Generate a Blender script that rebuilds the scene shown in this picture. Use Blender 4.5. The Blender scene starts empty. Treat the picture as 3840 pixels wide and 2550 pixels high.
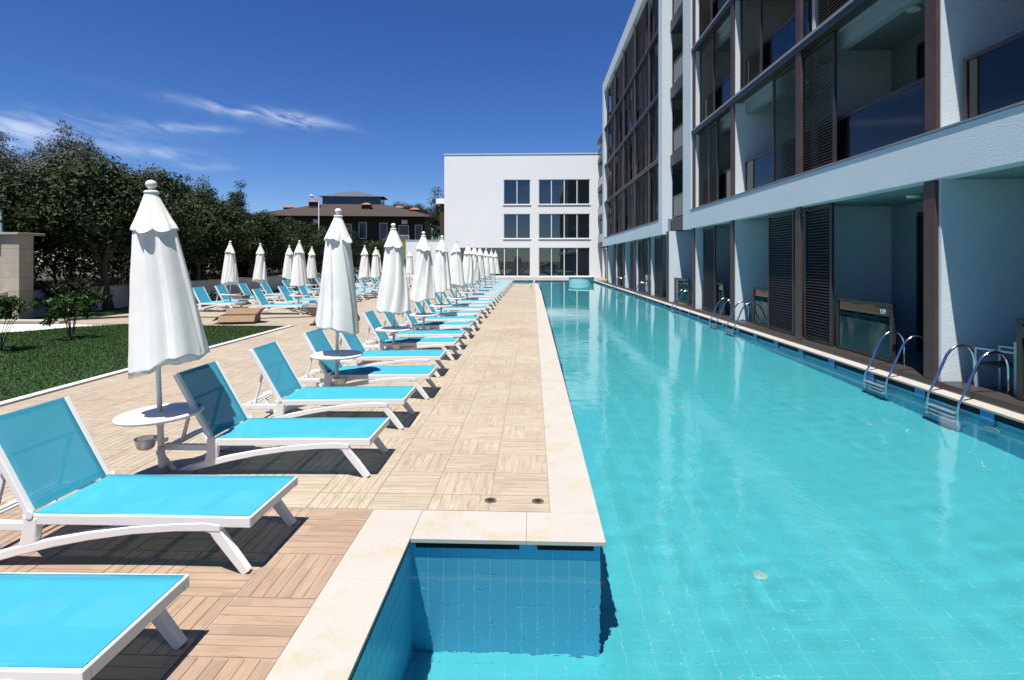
import bpy, bmesh, math, random
import numpy as np
from mathutils import Vector, Matrix
random.seed(7); RNG = np.random.RandomState(11)
SC = bpy.context.scene; COL = SC.collection
rad = math.radians

# ------------------------------------------------------------------ camera
CAM = Vector((0, 0, 2.03))
_f = 2075.0; _ps = math.atan(79 / _f)
FWD = Vector((-math.sin(_ps), math.cos(_ps), 0)); RGT = Vector((math.cos(_ps), math.sin(_ps), 0)); UPV = Vector((0, 0, 1))
cd = bpy.data.cameras.new('camera'); cam = bpy.data.objects.new('camera', cd); COL.objects.link(cam)
cd.sensor_width = 36; cd.lens = 36 * _f / 3840; cd.shift_y = -298 / 3840; cd.clip_start = .05; cd.clip_end = 3000
_m = Matrix((RGT, UPV, -FWD)).transposed().to_4x4(); _m.translation = CAM; cam.matrix_world = _m
SC.camera = cam

# ------------------------------------------------------------------ sun, sky, exposure
SUNDIR = Vector((.13, .29, -1.0)).normalized()
SUN_STRENGTH = 5.0; SKY_STRENGTH = .072; EXPOSURE = .92
L = bpy.data.lights.new('sun', 'SUN'); L.energy = SUN_STRENGTH; L.angle = rad(.5); L.color = (1, .955, .88)
L.cycles.is_caustics_light = True
sun = bpy.data.objects.new('sun', L); COL.objects.link(sun); sun.rotation_euler = SUNDIR.to_track_quat('-Z', 'Y').to_euler()
W = bpy.data.worlds.new('World'); SC.world = W; W.use_nodes = True
wn = W.node_tree.nodes; wl = W.node_tree.links
sky = wn.new('ShaderNodeTexSky'); sky.sky_type = 'NISHITA'; sky.sun_disc = False
sky.sun_elevation = math.asin(-SUNDIR.z); sky.sun_rotation = rad(204); sky.dust_density = .1; sky.ozone_density = 6; sky.air_density = 1.0; sky.altitude = 1800
bg = wn['Background']; bg.inputs[1].default_value = SKY_STRENGTH
def wmath(op, a, b=None, c=None):
    n = wn.new('ShaderNodeMath'); n.operation = op
    for i, v in enumerate((a, b, c)):
        if v is None: continue
        if isinstance(v, (int, float)): n.inputs[i].default_value = v
        else: wl.new(v, n.inputs[i])
    return n.outputs[0]
tcw = wn.new('ShaderNodeTexCoord'); sp = wn.new('ShaderNodeSeparateXYZ'); wl.new(tcw.outputs['Generated'], sp.inputs[0])
AZ = wmath('ARCTAN2', sp.outputs[0], sp.outputs[1]); EL = wmath('ARCSINE', sp.outputs[2])
def cirrus(az0, el0, wa, we, slope, amp):
    da = wmath('SUBTRACT', AZ, az0); de = wmath('SUBTRACT', wmath('SUBTRACT', EL, el0), wmath('MULTIPLY', da, slope))
    u = wmath('DIVIDE', da, wa); v = wmath('DIVIDE', de, we)
    g = wmath('POWER', 2.718, wmath('MULTIPLY', wmath('ADD', wmath('MULTIPLY', u, u), wmath('MULTIPLY', v, v)), -1))
    return wmath('MULTIPLY', g, amp)
cb = wn.new('ShaderNodeCombineXYZ')
wl.new(wmath('MULTIPLY', AZ, 9), cb.inputs[0]); wl.new(wmath('ADD', wmath('MULTIPLY', EL, 30), wmath('MULTIPLY', AZ, 6)), cb.inputs[1])
nz = wn.new('ShaderNodeTexNoise'); nz.inputs['Scale'].default_value = 1.3; nz.inputs['Detail'].default_value = 5; nz.inputs['Roughness'].default_value = .52
nz.inputs['Distortion'].default_value = 1.1; wl.new(cb.outputs[0], nz.inputs['Vector'])
CL = None
for a in [(-.425, .233, .075, .010, -.06, 1.0), (-.52, .239, .10, .007, -.08, .5), (-.57, .204, .055, .006, .05, .5), (-.77, .172, .12, .022, .1, .7), (-.61, .163, .07, .009, 0, .4), (-.54, .148, .04, .006, .05, .25), (.9, .35, .3, .03, .1, .4), (2.4, .4, .4, .04, .1, .5), (-2.2, .3, .4, .04, -.1, .5)]:
    c = cirrus(*a); CL = c if CL is None else wmath('ADD', CL, c)
nzv = wn.new('ShaderNodeMapRange'); nzv.inputs[1].default_value = .38; nzv.inputs[2].default_value = .75; wl.new(nz.outputs[0], nzv.inputs[0])
CF = wmath('MINIMUM', wmath('MULTIPLY', wmath('MULTIPLY', CL, nzv.outputs[0]), .72), .7)
hs = wn.new('ShaderNodeHueSaturation'); hs.inputs['Hue'].default_value = .513; hs.inputs['Saturation'].default_value = 1.22; hs.inputs['Value'].default_value = .88; wl.new(sky.outputs[0], hs.inputs['Color'])
mxw = wn.new('ShaderNodeMix'); mxw.data_type = 'RGBA'; wl.new(CF, mxw.inputs[0]); wl.new(hs.outputs[0], mxw.inputs[6])
mxw.inputs[7].default_value = (8.5, 9.0, 9.6, 1); wl.new(mxw.outputs[2], bg.inputs[0])
SC.view_settings.view_transform = 'Standard'; SC.view_settings.look = 'None'; SC.view_settings.exposure = EXPOSURE
SC.view_settings.gamma = 1; SC.view_settings.use_curve_mapping = False
SC.cycles.use_denoising = True; SC.cycles.max_bounces = 10; SC.cycles.transparent_max_bounces = 24
SC.cycles.transmission_bounces = 8; SC.cycles.glossy_bounces = 5; SC.cycles.diffuse_bounces = 4
SC.cycles.sample_clamp_indirect = 8; SC.cycles.caustics_reflective = False; SC.cycles.caustics_refractive = True
SC.cycles.blur_glossy = .3

# ------------------------------------------------------------------ materials
def newmat(name):
    m = bpy.data.materials.new(name); m.use_nodes = True
    return m, m.node_tree.nodes, m.node_tree.links, m.node_tree.nodes['Principled BSDF']
def noise_of(nt, scale, detail=4, vec=None, rough=.55):
    n = nt.nodes.new('ShaderNodeTexNoise'); n.inputs['Scale'].default_value = scale; n.inputs['Detail'].default_value = detail; n.inputs['Roughness'].default_value = rough
    if vec is not None: nt.links.new(vec, n.inputs['Vector'])
    return n.outputs['Fac']
def ramp(nt, fac, stops):
    r = nt.nodes.new('ShaderNodeValToRGB'); e = r.color_ramp.elements
    while len(e) < len(stops): e.new(.5)
    for el, (p, c) in zip(e, stops): el.position = p; el.color = (*c, 1)
    nt.links.new(fac, r.inputs[0]); return r.outputs[0]
def pm(name, col, rough=.5, var=.08, vscale=3, bump=0, bscale=60, metal=0, spec=.5, coat=0, world=True, dark=None):
    m, n, l, b = newmat(name); nt = m.node_tree
    b.inputs['Roughness'].default_value = rough; b.inputs['Metallic'].default_value = metal; b.inputs['Specular IOR Level'].default_value = spec
    if coat: b.inputs['Coat Weight'].default_value = coat; b.inputs['Coat Roughness'].default_value = .15
    if world: vec = n.new('ShaderNodeNewGeometry').outputs['Position']
    else: vec = n.new('ShaderNodeTexCoord').outputs['Object']
    if var:
        lo = dark or tuple(c * (1 - var) for c in col); hi = tuple(min(1, c * (1 + var * .6)) for c in col)
        f = noise_of(nt, vscale, 6, vec, .65)
        l.new(ramp(nt, f, [(.3, lo), (.68, hi)]), b.inputs['Base Color'])
    else: b.inputs['Base Color'].default_value = (*col, 1)
    if bump:
        bp = n.new('ShaderNodeBump'); bp.inputs['Strength'].default_value = bump; bp.inputs['Distance'].default_value = .01
        l.new(noise_of(nt, bscale, 5, vec), bp.inputs['Height']); l.new(bp.outputs[0], b.inputs['Normal'])
    return m
M = {}
M['stucco'] = pm('sky_tinted_white_stucco', (.555, .62, .66), .85, .04, .6, .5, 45)  # white wall; blue of the sky light is tinted into the base colour
M['smoothwall'] = pm('white_render', (.72, .735, .75), .8, .03, .25, .12, 30)
M['shadewall'] = pm('shade_toned_balcony_wall', (.20, .27, .30), .85, .03, .5, .2, 50)  # white balcony walls and ceilings, recess shade darkened into the base colour
M['plastic'] = pm('white_plastic', (.66, .66, .66), .38, .02, 2, .05, 200, world=False)
M['bronze'] = pm('dark_bronze_frame', (.035, .028, .025), .42, .2, 4, .05, 90)
M['slat'] = pm('bronze_slat', (.030, .024, .022), .4, .2, 4)
M['postwood'] = pm('brown_post', (.075, .038, .028), .5, .3, 3, .1, 60)
M['track'] = pm('grey_sill_metal', (.24, .24, .26), .45, .1, 5)
M['farsill'] = pm('brown_sill_metal', (.12, .11, .11), .5, .15, 5)
M['darkpanel'] = pm('dark_slab_cladding', (.035, .035, .04), .5, .15, 2)
M['chrome'] = pm('polished_steel', (.62, .64, .68), .16, .03, 8, metal=1)
M['steelstep'] = pm('steel_step', (.7, .72, .75), .3, .05, 8, metal=.6)
def coping_mat():
    m, n, l, b = newmat('cream_limestone'); nt = m.node_tree; pos = n.new('ShaderNodeNewGeometry').outputs['Position']
    c1 = ramp(nt, noise_of(nt, 1.1, 5, pos, .6), [(.30, (.335, .315, .29)), (.70, (.365, .345, .32))])
    st = ramp(nt, noise_of(nt, 2.3, 6, pos, .7), [(.52, (0, 0, 0)), (.64, (1, 1, 1))]); fine = noise_of(nt, 38, 6, pos, .7)
    mx = n.new('ShaderNodeMix'); mx.data_type = 'RGBA'; l.new(st, mx.inputs[0]); l.new(c1, mx.inputs[6]); mx.inputs[7].default_value = (.34, .30, .225, 1)
    m2 = n.new('ShaderNodeMix'); m2.data_type = 'RGBA'; m2.blend_type = 'MULTIPLY'; m2.inputs[0].default_value = 1; l.new(mx.outputs[2], m2.inputs[6]); l.new(ramp(nt, fine, [(.3, (.93, .93, .93)), (.6, (1, 1, 1))]), m2.inputs[7])
    l.new(m2.outputs[2], b.inputs['Base Color']); b.inputs['Roughness'].default_value = .6
    bp = n.new('ShaderNodeBump'); bp.inputs['Strength'].default_value = .15; bp.inputs['Distance'].default_value = .005; l.new(fine, bp.inputs['Height']); l.new(bp.outputs[0], b.inputs['Normal']); return m
M['coping'] = coping_mat()
M['kerb'] = pm('pale_kerb', (.45, .45, .45), .8, .1, 4, .2, 60)
M['whitepave'] = pm('white_paving', (.58, .58, .58), .8, .06, 2, .1, 60)
M['beige'] = pm('beige_stone', (.36, .32, .26), .8, .14, 2.5, .3, 40)
M['conc'] = pm('grey_base', (.22, .22, .23), .7, .15, 10, .2, 80)
M['pole'] = pm('white_painted_pole', (.50, .53, .56), .4, .04, 6)
M['card'] = pm('cardboard', (.22, .14, .085), .85, .12, 6, .1, 120)
M['hose'] = pm('black_hose', (.03, .03, .03), .6, .1, 5)
M['barrow'] = pm('galvanised_tray', (.22, .2, .18), .6, .35, 14, .2, 60)
M['rust'] = pm('rusty_leg', (.09, .06, .045), .7, .3, 20)
M['tyre'] = pm('black_rubber', (.02, .02, .02), .8, .1, 20)
M['bark'] = pm('bark', (.11, .085, .065), .9, .35, 8, .8, 25)
M['ground'] = pm('earth', (.10, .09, .05), .95, .4, .35, .5, 8)
M['terrace'] = pm('shade_toned_dry_ground', (.05, .045, .025), .95, .5, 1.4, .6, 14)  # dry ground, darkened in colour for the shade under the trees
M['lawn'] = pm('lawn_soil', (.015, .042, .007), .95, .5, 1.2, .8, 60)
M['black'] = pm('black_slot', (.006, .007, .008), .9, 0)
M['grout'] = pm('pale_grout', (.42, .38, .33), .9, .12, 8)
M['pgrout'] = pm('pool_grout', (.17, .52, .55), .8, .05, 5)
M['ptile'] = pm('turquoise_floor_tile', (.066, .425, .48), .3, .06, .9)
M['pwall'] = pm('blue_wall_tile', (.10, .46, .70), .3, .05, 1.5)
M['inlet'] = pm('white_inlet', (.24, .46, .42), .5, .3, 30)
M['tub'] = pm('tub_mosaic', (.40, .64, .70), .35, .08, 6)
M['roof'] = pm('brown_roof_shingle', (.036, .022, .019), .9, .25, 1.2, .4, 6)
M['olivewall'] = pm('dark_olive_wall', (.022, .022, .013), .9, .15, .6)
M['limewall'] = pm('lime_balcony_wall', (.20, .23, .06), .9, .1, .6)
M['terracotta'] = pm('terracotta_cap', (.22, .085, .05), .8, .2, 3)
M['brick'] = pm('chimney_brown', (.05, .03, .025), .9, .2, 3)
M['winwhite'] = pm('white_window_frame', (.7, .7, .7), .5, .04, 2)
M['wood'] = pm('dark_wood_cladding', (.07, .035, .022), .7, .3, 2)
M['seatmetal'] = pm('aluminium_chair_frame', (.55, .57, .58), .4, .05, 8, metal=.5)
M['rattan'] = pm('brown_rattan', (.06, .045, .03), .7, .4, 40, .4, 120)
M['curtain'] = pm('pale_green_curtain', (.55, .66, .63), .9, .25, 3)
M['blind'] = pm('teal_blind', (.10, .2, .2), .9, .1, 3)
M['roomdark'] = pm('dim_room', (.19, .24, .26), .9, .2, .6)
M['lanternroof'] = pm('slate_blue_roof', (.06, .075, .10), .5, .15, 1)
M['flash'] = pm('roof_flashing', (.45, .55, .62), .5, .05, 2)
M['darkflash'] = pm('dark_flashing', (.18, .2, .23), .5, .1, 3)
M['carwhite'] = pm('white_car_paint', (.75, .75, .76), .3, .02, 2, coat=.6)
M['carglass'] = pm('car_glass', (.02, .025, .03), .08, 0)
M['asphalt'] = pm('asphalt', (.06, .06, .062), .9, .2, 3, .3, 60)
M['green'] = pm('green_plastic', (.01, .09, .05), .6, .2, 8)
M['lamphead'] = pm('lamp_head', (.7, .7, .7), .5, .05, 3)
M['floorbalc'] = pm('balcony_floor', (.14, .14, .15), .5, .15, 4)
M['plate'] = pm('number_plate', (.02, .02, .022), .4, 0)
M['digit'] = pm('white_digit', (.75, .75, .75), .5, 0)
M['blueslab'] = pm('blue_tile_end', (.05, .22, .45), .4, .1, 6)

def glass(name, tint, transp, refl_ior=1.5, rough=.0, boost=0):
    m, n, l, b = newmat(name); out = n['Material Output']
    t = n.new('ShaderNodeBsdfTransparent'); t.inputs[0].default_value = (*tint, 1)
    d = n.new('ShaderNodeBsdfDiffuse'); d.inputs[0].default_value = (tint[0] * .08, tint[1] * .08, tint[2] * .08, 1)
    g = n.new('ShaderNodeBsdfGlossy'); g.inputs['Roughness'].default_value = rough; g.inputs[0].default_value = (1, 1, 1, 1)
    mx = n.new('ShaderNodeMixShader'); mx.inputs[0].default_value = transp; l.new(d.outputs[0], mx.inputs[1]); l.new(t.outputs[0], mx.inputs[2])
    fr = n.new('ShaderNodeFresnel'); fr.inputs[0].default_value = refl_ior
    ad = n.new('ShaderNodeMath'); ad.operation = 'ADD'; ad.use_clamp = True; l.new(fr.outputs[0], ad.inputs[0]); ad.inputs[1].default_value = boost
    m2 = n.new('ShaderNodeMixShader'); l.new(ad.outputs[0], m2.inputs[0]); l.new(mx.outputs[0], m2.inputs[1]); l.new(g.outputs[0], m2.inputs[2])
    l.new(m2.outputs[0], out.inputs[0]); return m
M['railglass'] = glass('tinted_rail_glass', (.42, .50, .54), .85, 1.45, 0, .01)
M['doorglass'] = glass('dark_door_glass', (.06, .075, .09), .5, 1.5, 0, .02)
M['farglass'] = glass('coated_window_glass', (.62, .74, .78), .88, 1.5, 0, .05)
M['clearplastic'] = glass('clear_plastic', (.95, .96, .97), .55, 1.4, .1, .03)
for _n in M['clearplastic'].node_tree.nodes:
    if _n.type == 'BSDF_DIFFUSE': _n.inputs[0].default_value = (.80, .83, .85, 1)

def fabric(name, col, transp):
    m, n, l, b = newmat(name); nt = m.node_tree; out = n['Material Output']
    tc = n.new('ShaderNodeTexCoord'); w = n.new('ShaderNodeTexWave'); w.inputs['Scale'].default_value = 160; l.new(tc.outputs['Object'], w.inputs[0])
    f = noise_of(nt, 2.0, 3, tc.outputs['Object'])
    c = ramp(nt, f, [(.3, tuple(x * .95 for x in col)), (.7, tuple(min(1, x * 1.04) for x in col))])
    d = n.new('ShaderNodeBsdfDiffuse'); l.new(c, d.inputs[0]); tr = n.new('ShaderNodeBsdfTranslucent'); l.new(c, tr.inputs[0])
    bp = n.new('ShaderNodeBump'); bp.inputs['Strength'].default_value = .1; bp.inputs['Distance'].default_value = .002; l.new(w.outputs['Fac'], bp.inputs['Height']); l.new(bp.outputs[0], d.inputs['Normal'])
    a = n.new('ShaderNodeMixShader'); a.inputs[0].default_value = .22; l.new(d.outputs[0], a.inputs[1]); l.new(tr.outputs[0], a.inputs[2])
    t = n.new('ShaderNodeBsdfTransparent'); x = n.new('ShaderNodeMixShader'); x.inputs[0].default_value = transp; l.new(a.outputs[0], x.inputs[1]); l.new(t.outputs[0], x.inputs[2])
    l.new(x.outputs[0], out.inputs[0]); return m
M['sling'] = fabric('turquoise_mesh_fabric', (.058, .385, .53), .20)
M['canvas'] = None
def canvas_mat():
    m, n, l, b = newmat('white_canvas'); nt = m.node_tree; out = n['Material Output']
    tc = n.new('ShaderNodeTexCoord'); oi = n.new('ShaderNodeObjectInfo')
    vm = n.new('ShaderNodeVectorMath'); vm.operation = 'ADD'; l.new(tc.outputs['Object'], vm.inputs[0]); l.new(oi.outputs['Random'], vm.inputs[1])
    c = ramp(nt, noise_of(nt, 2.2, 6, vm.outputs[0], .65), [(.28, (.74, .74, .71)), (.62, (.83, .835, .82))])
    d = n.new('ShaderNodeBsdfDiffuse'); l.new(c, d.inputs[0]); tr = n.new('ShaderNodeBsdfTranslucent'); l.new(c, tr.inputs[0])
    mp = n.new('ShaderNodeMapping'); mp.inputs['Scale'].default_value = (1, 1, .35); l.new(vm.outputs[0], mp.inputs[0])
    bp = n.new('ShaderNodeBump'); bp.inputs['Strength'].default_value = .22; bp.inputs['Distance'].default_value = .03; l.new(noise_of(nt, 5, 3, mp.outputs[0]), bp.inputs['Height']); l.new(bp.outputs[0], d.inputs['Normal'])
    x = n.new('ShaderNodeMixShader'); x.inputs[0].default_value = .22; l.new(d.outputs[0], x.inputs[1]); l.new(tr.outputs[0], x.inputs[2]); l.new(x.outputs[0], out.inputs[0]); return m
M['canvas'] = canvas_mat()
def leaf_mat(name, lo, hi, rough=.35, back=.25):
    m, n, l, b = newmat(name); nt = m.node_tree; out = n['Material Output']
    at = n.new('ShaderNodeAttribute'); at.attribute_name = 'tint'
    c = ramp(nt, at.outputs['Fac'], [(0, lo), (1, hi)]); l.new(c, b.inputs['Base Color']); b.inputs['Roughness'].default_value = rough; b.inputs['Specular IOR Level'].default_value = .16
    tr = n.new('ShaderNodeBsdfTranslucent'); l.new(c, tr.inputs[0]); x = n.new('ShaderNodeMixShader'); x.inputs[0].default_value = back
    l.new(b.outputs[0], x.inputs[1]); l.new(tr.outputs[0], x.inputs[2]); l.new(x.outputs[0], out.inputs[0]); return m
M['magnolia'] = leaf_mat('magnolia_leaf', (.006, .014, .004), (.028, .048, .013), .55, .12)
M['olive'] = leaf_mat('olive_leaf', (.034, .040, .028), (.125, .135, .105), .6, .15)
M['pine'] = leaf_mat('conifer_leaf', (.012, .028, .012), (.035, .055, .022), .6, .15)
M['shrub'] = leaf_mat('shrub_leaf', (.012, .034, .006), (.042, .092, .014), .4, .25)
M['hedge'] = leaf_mat('hedge_leaf', (.004, .009, .003), (.016, .025, .008), .5, .12)
M['dry'] = leaf_mat('dry_leaf', (.03, .03, .013), (.085, .075, .03), .7, .2)
M['blade'] = leaf_mat('grass_blade', (.013, .046, .005), (.040, .10, .012), .9, .3)

def parquet(name, stops, tone):
    m, n, l, b = newmat(name); nt = m.node_tree
    uv = n.new('ShaderNodeUVMap'); oi = n.new('ShaderNodeObjectInfo')
    rv = n.new('ShaderNodeVectorMath'); rv.operation = 'SCALE'; rv.inputs[0].default_value = (37, 91, 0); l.new(oi.outputs['Random'], rv.inputs['Scale'])
    ad = n.new('ShaderNodeVectorMath'); ad.operation = 'ADD'; l.new(uv.outputs[0], ad.inputs[0]); l.new(rv.outputs[0], ad.inputs[1])
    mp = n.new('ShaderNodeMapping'); mp.inputs['Scale'].default_value = (2.6, 19, 1); l.new(ad.outputs[0], mp.inputs[0])
    g = n.new('ShaderNodeTexNoise'); g.inputs['Scale'].default_value = 1.6; g.inputs['Detail'].default_value = 7; g.inputs['Roughness'].default_value = .62; g.inputs['Distortion'].default_value = .7; l.new(mp.outputs[0], g.inputs[0])
    # plank tone
    mp2 = n.new('ShaderNodeMapping'); mp2.inputs['Scale'].default_value = (2.0, 12.146, 1); l.new(ad.outputs[0], mp2.inputs[0])
    fl = n.new('ShaderNodeVectorMath'); fl.operation = 'FLOOR'; l.new(mp2.outputs[0], fl.inputs[0]); wnz = n.new('ShaderNodeTexWhiteNoise'); l.new(fl.outputs[0], wnz.inputs[0])
    c = ramp(nt, g.outputs[0], stops)
    mx = n.new('ShaderNodeMix'); mx.data_type = 'RGBA'; mx.blend_type = 'MULTIPLY'; mx.inputs[0].default_value = 1
    t = ramp(nt, wnz.outputs[0], [(0, (1 - tone,) * 3), (1, (1.0, 1.0, 1.0))]); l.new(c, mx.inputs[6]); l.new(t, mx.inputs[7])
    # wear and patches from foot traffic, in place on the deck
    ge = n.new('ShaderNodeNewGeometry'); p = noise_of(nt, .55, 5, ge.outputs['Position'])
    m3 = n.new('ShaderNodeMix'); m3.data_type = 'RGBA'; m3.blend_type = 'MULTIPLY'; m3.inputs[0].default_value = 1
    l.new(mx.outputs[2], m3.inputs[6]); l.new(ramp(nt, p, [(.3, (.88, .84, .80)), (.6, (1, 1, 1))]), m3.inputs[7])
    l.new(m3.outputs[2], b.inputs['Base Color']); b.inputs['Roughness'].default_value = .55
    bp = n.new('ShaderNodeBump'); bp.inputs['Strength'].default_value = .25; bp.inputs['Distance'].default_value = .003; l.new(g.outputs[0], bp.inputs['Height']); l.new(bp.outputs[0], b.inputs['Normal'])
    return m
M['tile_light'] = parquet('pale_wood_tile', [(.25, (.245, .19, .13)), (.42, (.33, .275, .205)), (.66, (.39, .34, .272))], .13)
M['tile_brown'] = parquet('brown_wood_tile', [(.24, (.225, .145, .095)), (.42, (.305, .218, .155)), (.70, (.345, .26, .195))], .22)

def water_mat():
    m, n, l, b = newmat('pool_water'); b.inputs['Base Color'].default_value = (.93, .99, 1, 1); b.inputs['Roughness'].default_value = 0
    b.inputs['IOR'].default_value = 1.333; b.inputs['Transmission Weight'].default_value = 1
    ge = n.new('ShaderNodeNewGeometry'); bp = n.new('ShaderNodeBump'); bp.inputs['Strength'].default_value = .55; bp.inputs['Distance'].default_value = .0055
    a = noise_of(m.node_tree, 13, 2.5, ge.outputs['Position'], .5); c = noise_of(m.node_tree, .5, 2, ge.outputs['Position'])
    mr = n.new('ShaderNodeMapRange'); mr.inputs[1].default_value = .38; mr.inputs[2].default_value = .62; mr.inputs[3].default_value = .25; l.new(c, mr.inputs[0])
    mu = n.new('ShaderNodeMath'); mu.operation = 'MULTIPLY'; l.new(a, mu.inputs[0]); l.new(mr.outputs[0], mu.inputs[1]); sx_ = n.new('ShaderNodeSeparateXYZ'); l.new(ge.outputs['Position'], sx_.inputs[0]); m4 = n.new('ShaderNodeMapRange'); m4.inputs[1].default_value = 8; m4.inputs[2].default_value = 32; m4.inputs[3].default_value = 1; m4.inputs[4].default_value = .15; l.new(sx_.outputs[1], m4.inputs[0])
    m5 = n.new('ShaderNodeMath'); m5.operation = 'MULTIPLY'; l.new(mu.outputs[0], m5.inputs[0]); l.new(m4.outputs[0], m5.inputs[1]); l.new(m5.outputs[0], bp.inputs['Height']); l.new(bp.outputs[0], b.inputs['Normal'])
    return m
M['water'] = water_mat()

# ------------------------------------------------------------------ mesh helpers
class MB:
    def __init__(s): s.v = []; s.f = []
    def add(s, v, f):
        o = len(s.v); s.v += [tuple(p) for p in v]; s.f += [tuple(i + o for i in q) for q in f]; return s
    def box(s, x0, x1, y0, y1, z0, z1):
        return s.add([(x0, y0, z0), (x1, y0, z0), (x1, y1, z0), (x0, y1, z0), (x0, y0, z1), (x1, y0, z1), (x1, y1, z1), (x0, y1, z1)],
                     [(3, 2, 1, 0), (4, 5, 6, 7), (0, 1, 5, 4), (1, 2, 6, 5), (2, 3, 7, 6), (3, 0, 4, 7)])
    def tube(s, path, r, n=10, caps=True):
        P = [Vector(p) for p in path]; R = r if isinstance(r, (list, tuple)) else [r] * len(P); vs = []; a = None
        for i, p in enumerate(P):
            t = (P[min(i + 1, len(P) - 1)] - P[max(i - 1, 0)]).normalized()
            if a is None: a = t.cross(Vector((0, 0, 1)) if abs(t.z) < .9 else Vector((1, 0, 0))).normalized()
            a = (a - t * a.dot(t)).normalized(); b = t.cross(a)
            vs += [p + (a * math.cos(2 * math.pi * k / n) + b * math.sin(2 * math.pi * k / n)) * R[i] for k in range(n)]
        fs = [(i * n + k, i * n + (k + 1) % n, (i + 1) * n + (k + 1) % n, (i + 1) * n + k) for i in range(len(P) - 1) for k in range(n)]
        if caps: fs += [tuple(range(n))[::-1], tuple(range((len(P) - 1) * n, len(P) * n))]
        return s.add(vs, fs)
    def lathe(s, prof, n=24, c=(0, 0)):
        vs = [(c[0] + r * math.cos(2 * math.pi * k / n), c[1] + r * math.sin(2 * math.pi * k / n), z) for r, z in prof for k in range(n)]
        fs = [(i * n + k, i * n + (k + 1) % n, (i + 1) * n + (k + 1) % n, (i + 1) * n + k) for i in range(len(prof) - 1) for k in range(n)]
        fs += [tuple(range(n))[::-1], tuple(range((len(prof) - 1) * n, len(prof) * n))]
        return s.add(vs, fs)
    def beam(s, path, y0, y1):           # path of (x, z, half width) in the xz plane, extruded over y
        n = len(path); lf = []; rt = []
        for i, (x, z, w) in enumerate(path):
            a = path[max(i - 1, 0)]; b = path[min(i + 1, n - 1)]; dx, dz = b[0] - a[0], b[1] - a[1]; q = math.hypot(dx, dz) or 1
            nx, nz_ = -dz / q, dx / q; lf.append((x + nx * w, z + nz_ * w)); rt.append((x - nx * w, z - nz_ * w))
        vs = [(x, y, z) for y in (y0, y1) for L_ in (lf, rt) for x, z in L_]; fs = []
        A, B, C_, D = 0, n, 2 * n, 3 * n
        for i in range(n - 1):
            fs += [(A + i, A + i + 1, B + i + 1, B + i), (C_ + i, D + i, D + i + 1, C_ + i + 1), (A + i, C_ + i, C_ + i + 1, A + i + 1), (B + i, B + i + 1, D + i + 1, D + i)]
        fs += [(A, B, D, C_), (A + n - 1, C_ + n - 1, D + n - 1, B + n - 1)]
        return s.add(vs, fs)
    def mesh(s, name, mat, bevel=0, smooth=False):
        m = bpy.data.meshes.new(name); m.from_pydata(s.v, [], s.f)
        bm = bmesh.new(); bm.from_mesh(m); bmesh.ops.recalc_face_normals(bm, faces=bm.faces)
        if bevel:
            es = [e for e in bm.edges if len(e.link_faces) == 2 and e.calc_face_angle(0) > .9]
            bmesh.ops.bevel(bm, geom=es, offset=bevel, segments=2, affect='EDGES', profile=.5, clamp_overlap=True)
        bm.to_mesh(m); bm.free()
        if mat: m.materials.append(mat)
        if smooth:
            for p in m.polygons: p.use_smooth = True
        return m
    def build(s, name, mat, parent=None, bevel=0, smooth=False): return link(name, s.mesh(name, mat, bevel, smooth), parent)
def link(name, mesh, parent=None, loc=None, rot=None):
    o = bpy.data.objects.new(name, mesh); COL.objects.link(o)
    if parent: o.parent = parent
    if loc: o.location = loc
    if rot: o.rotation_euler = rot
    return o
def tag(o, label=None, cat=None, group=None, kind=None):
    if label: o['label'] = label
    if cat: o['category'] = cat
    if group: o['group'] = group
    if kind: o['kind'] = kind
    return o
def thing(name, loc, label, cat, group=None, rz=0):
    o = bpy.data.objects.new(name, None); COL.objects.link(o); o.location = loc; o.rotation_euler = (0, 0, rz); o.empty_display_size = .1
    return tag(o, label, cat, group)
def dup(root, loc, rz, label):
    r = root.copy(); COL.objects.link(r); r.location = loc; r.rotation_euler = (0, 0, rz); r['label'] = label
    for c in list(root.children):
        d = c.copy(); COL.objects.link(d); d.parent = r
        for g in list(c.children):
            e = g.copy(); COL.objects.link(e); e.parent = d
    return r
def box(*a): return MB().box(*a)
ORD = 'first second third fourth fifth sixth seventh eighth ninth tenth eleventh twelfth thirteenth fourteenth fifteenth sixteenth seventeenth eighteenth nineteenth twentieth twenty-first twenty-second twenty-third twenty-fourth twenty-fifth twenty-sixth twenty-seventh twenty-eighth twenty-ninth thirtieth'.split()
def receiver(o): o.cycles.is_caustics_receiver = True; return o

# ------------------------------------------------------------------ pool dimensions
PX0, PX1 = .49, 6.24          # main pool walls
PY1 = 57.3
NX0, NY1 = -.89, 4.05         # near bay on the left
FX0, FY0 = -6.0, 48.2         # far bay on the left
WZ, FZ = -.15, -1.42
PYN = -1.5                    # near end of the pool, behind the camera

# ------------------------------------------------------------------ ground sheet (open where the pool is)
def sheet(rects, z):
    mb = MB()
    for x0, x1, y0, y1 in rects: mb.add([(x0, y0, z), (x1, y0, z), (x1, y1, z), (x0, y1, z)], [(0, 1, 2, 3)])
    return mb
tag(sheet([(-900, -7, -900, 1500), (-7, 9, -900, PYN - .4), (9, 900, -900, 1500), (-7, 9, PY1 + .4, 1500), (-7, NX0 - .2, PYN - .4, FY0 - .2), (NX0 - .2, PX0 - .1, NY1 + .2, FY0 - .2), (PX1 + .2, 9, PYN - .4, PY1 + .4), (-7, FX0 - .2, FY0 - .2, PY1 + .4)], -.06).build('ground', M['ground']), kind='structure')

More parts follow.
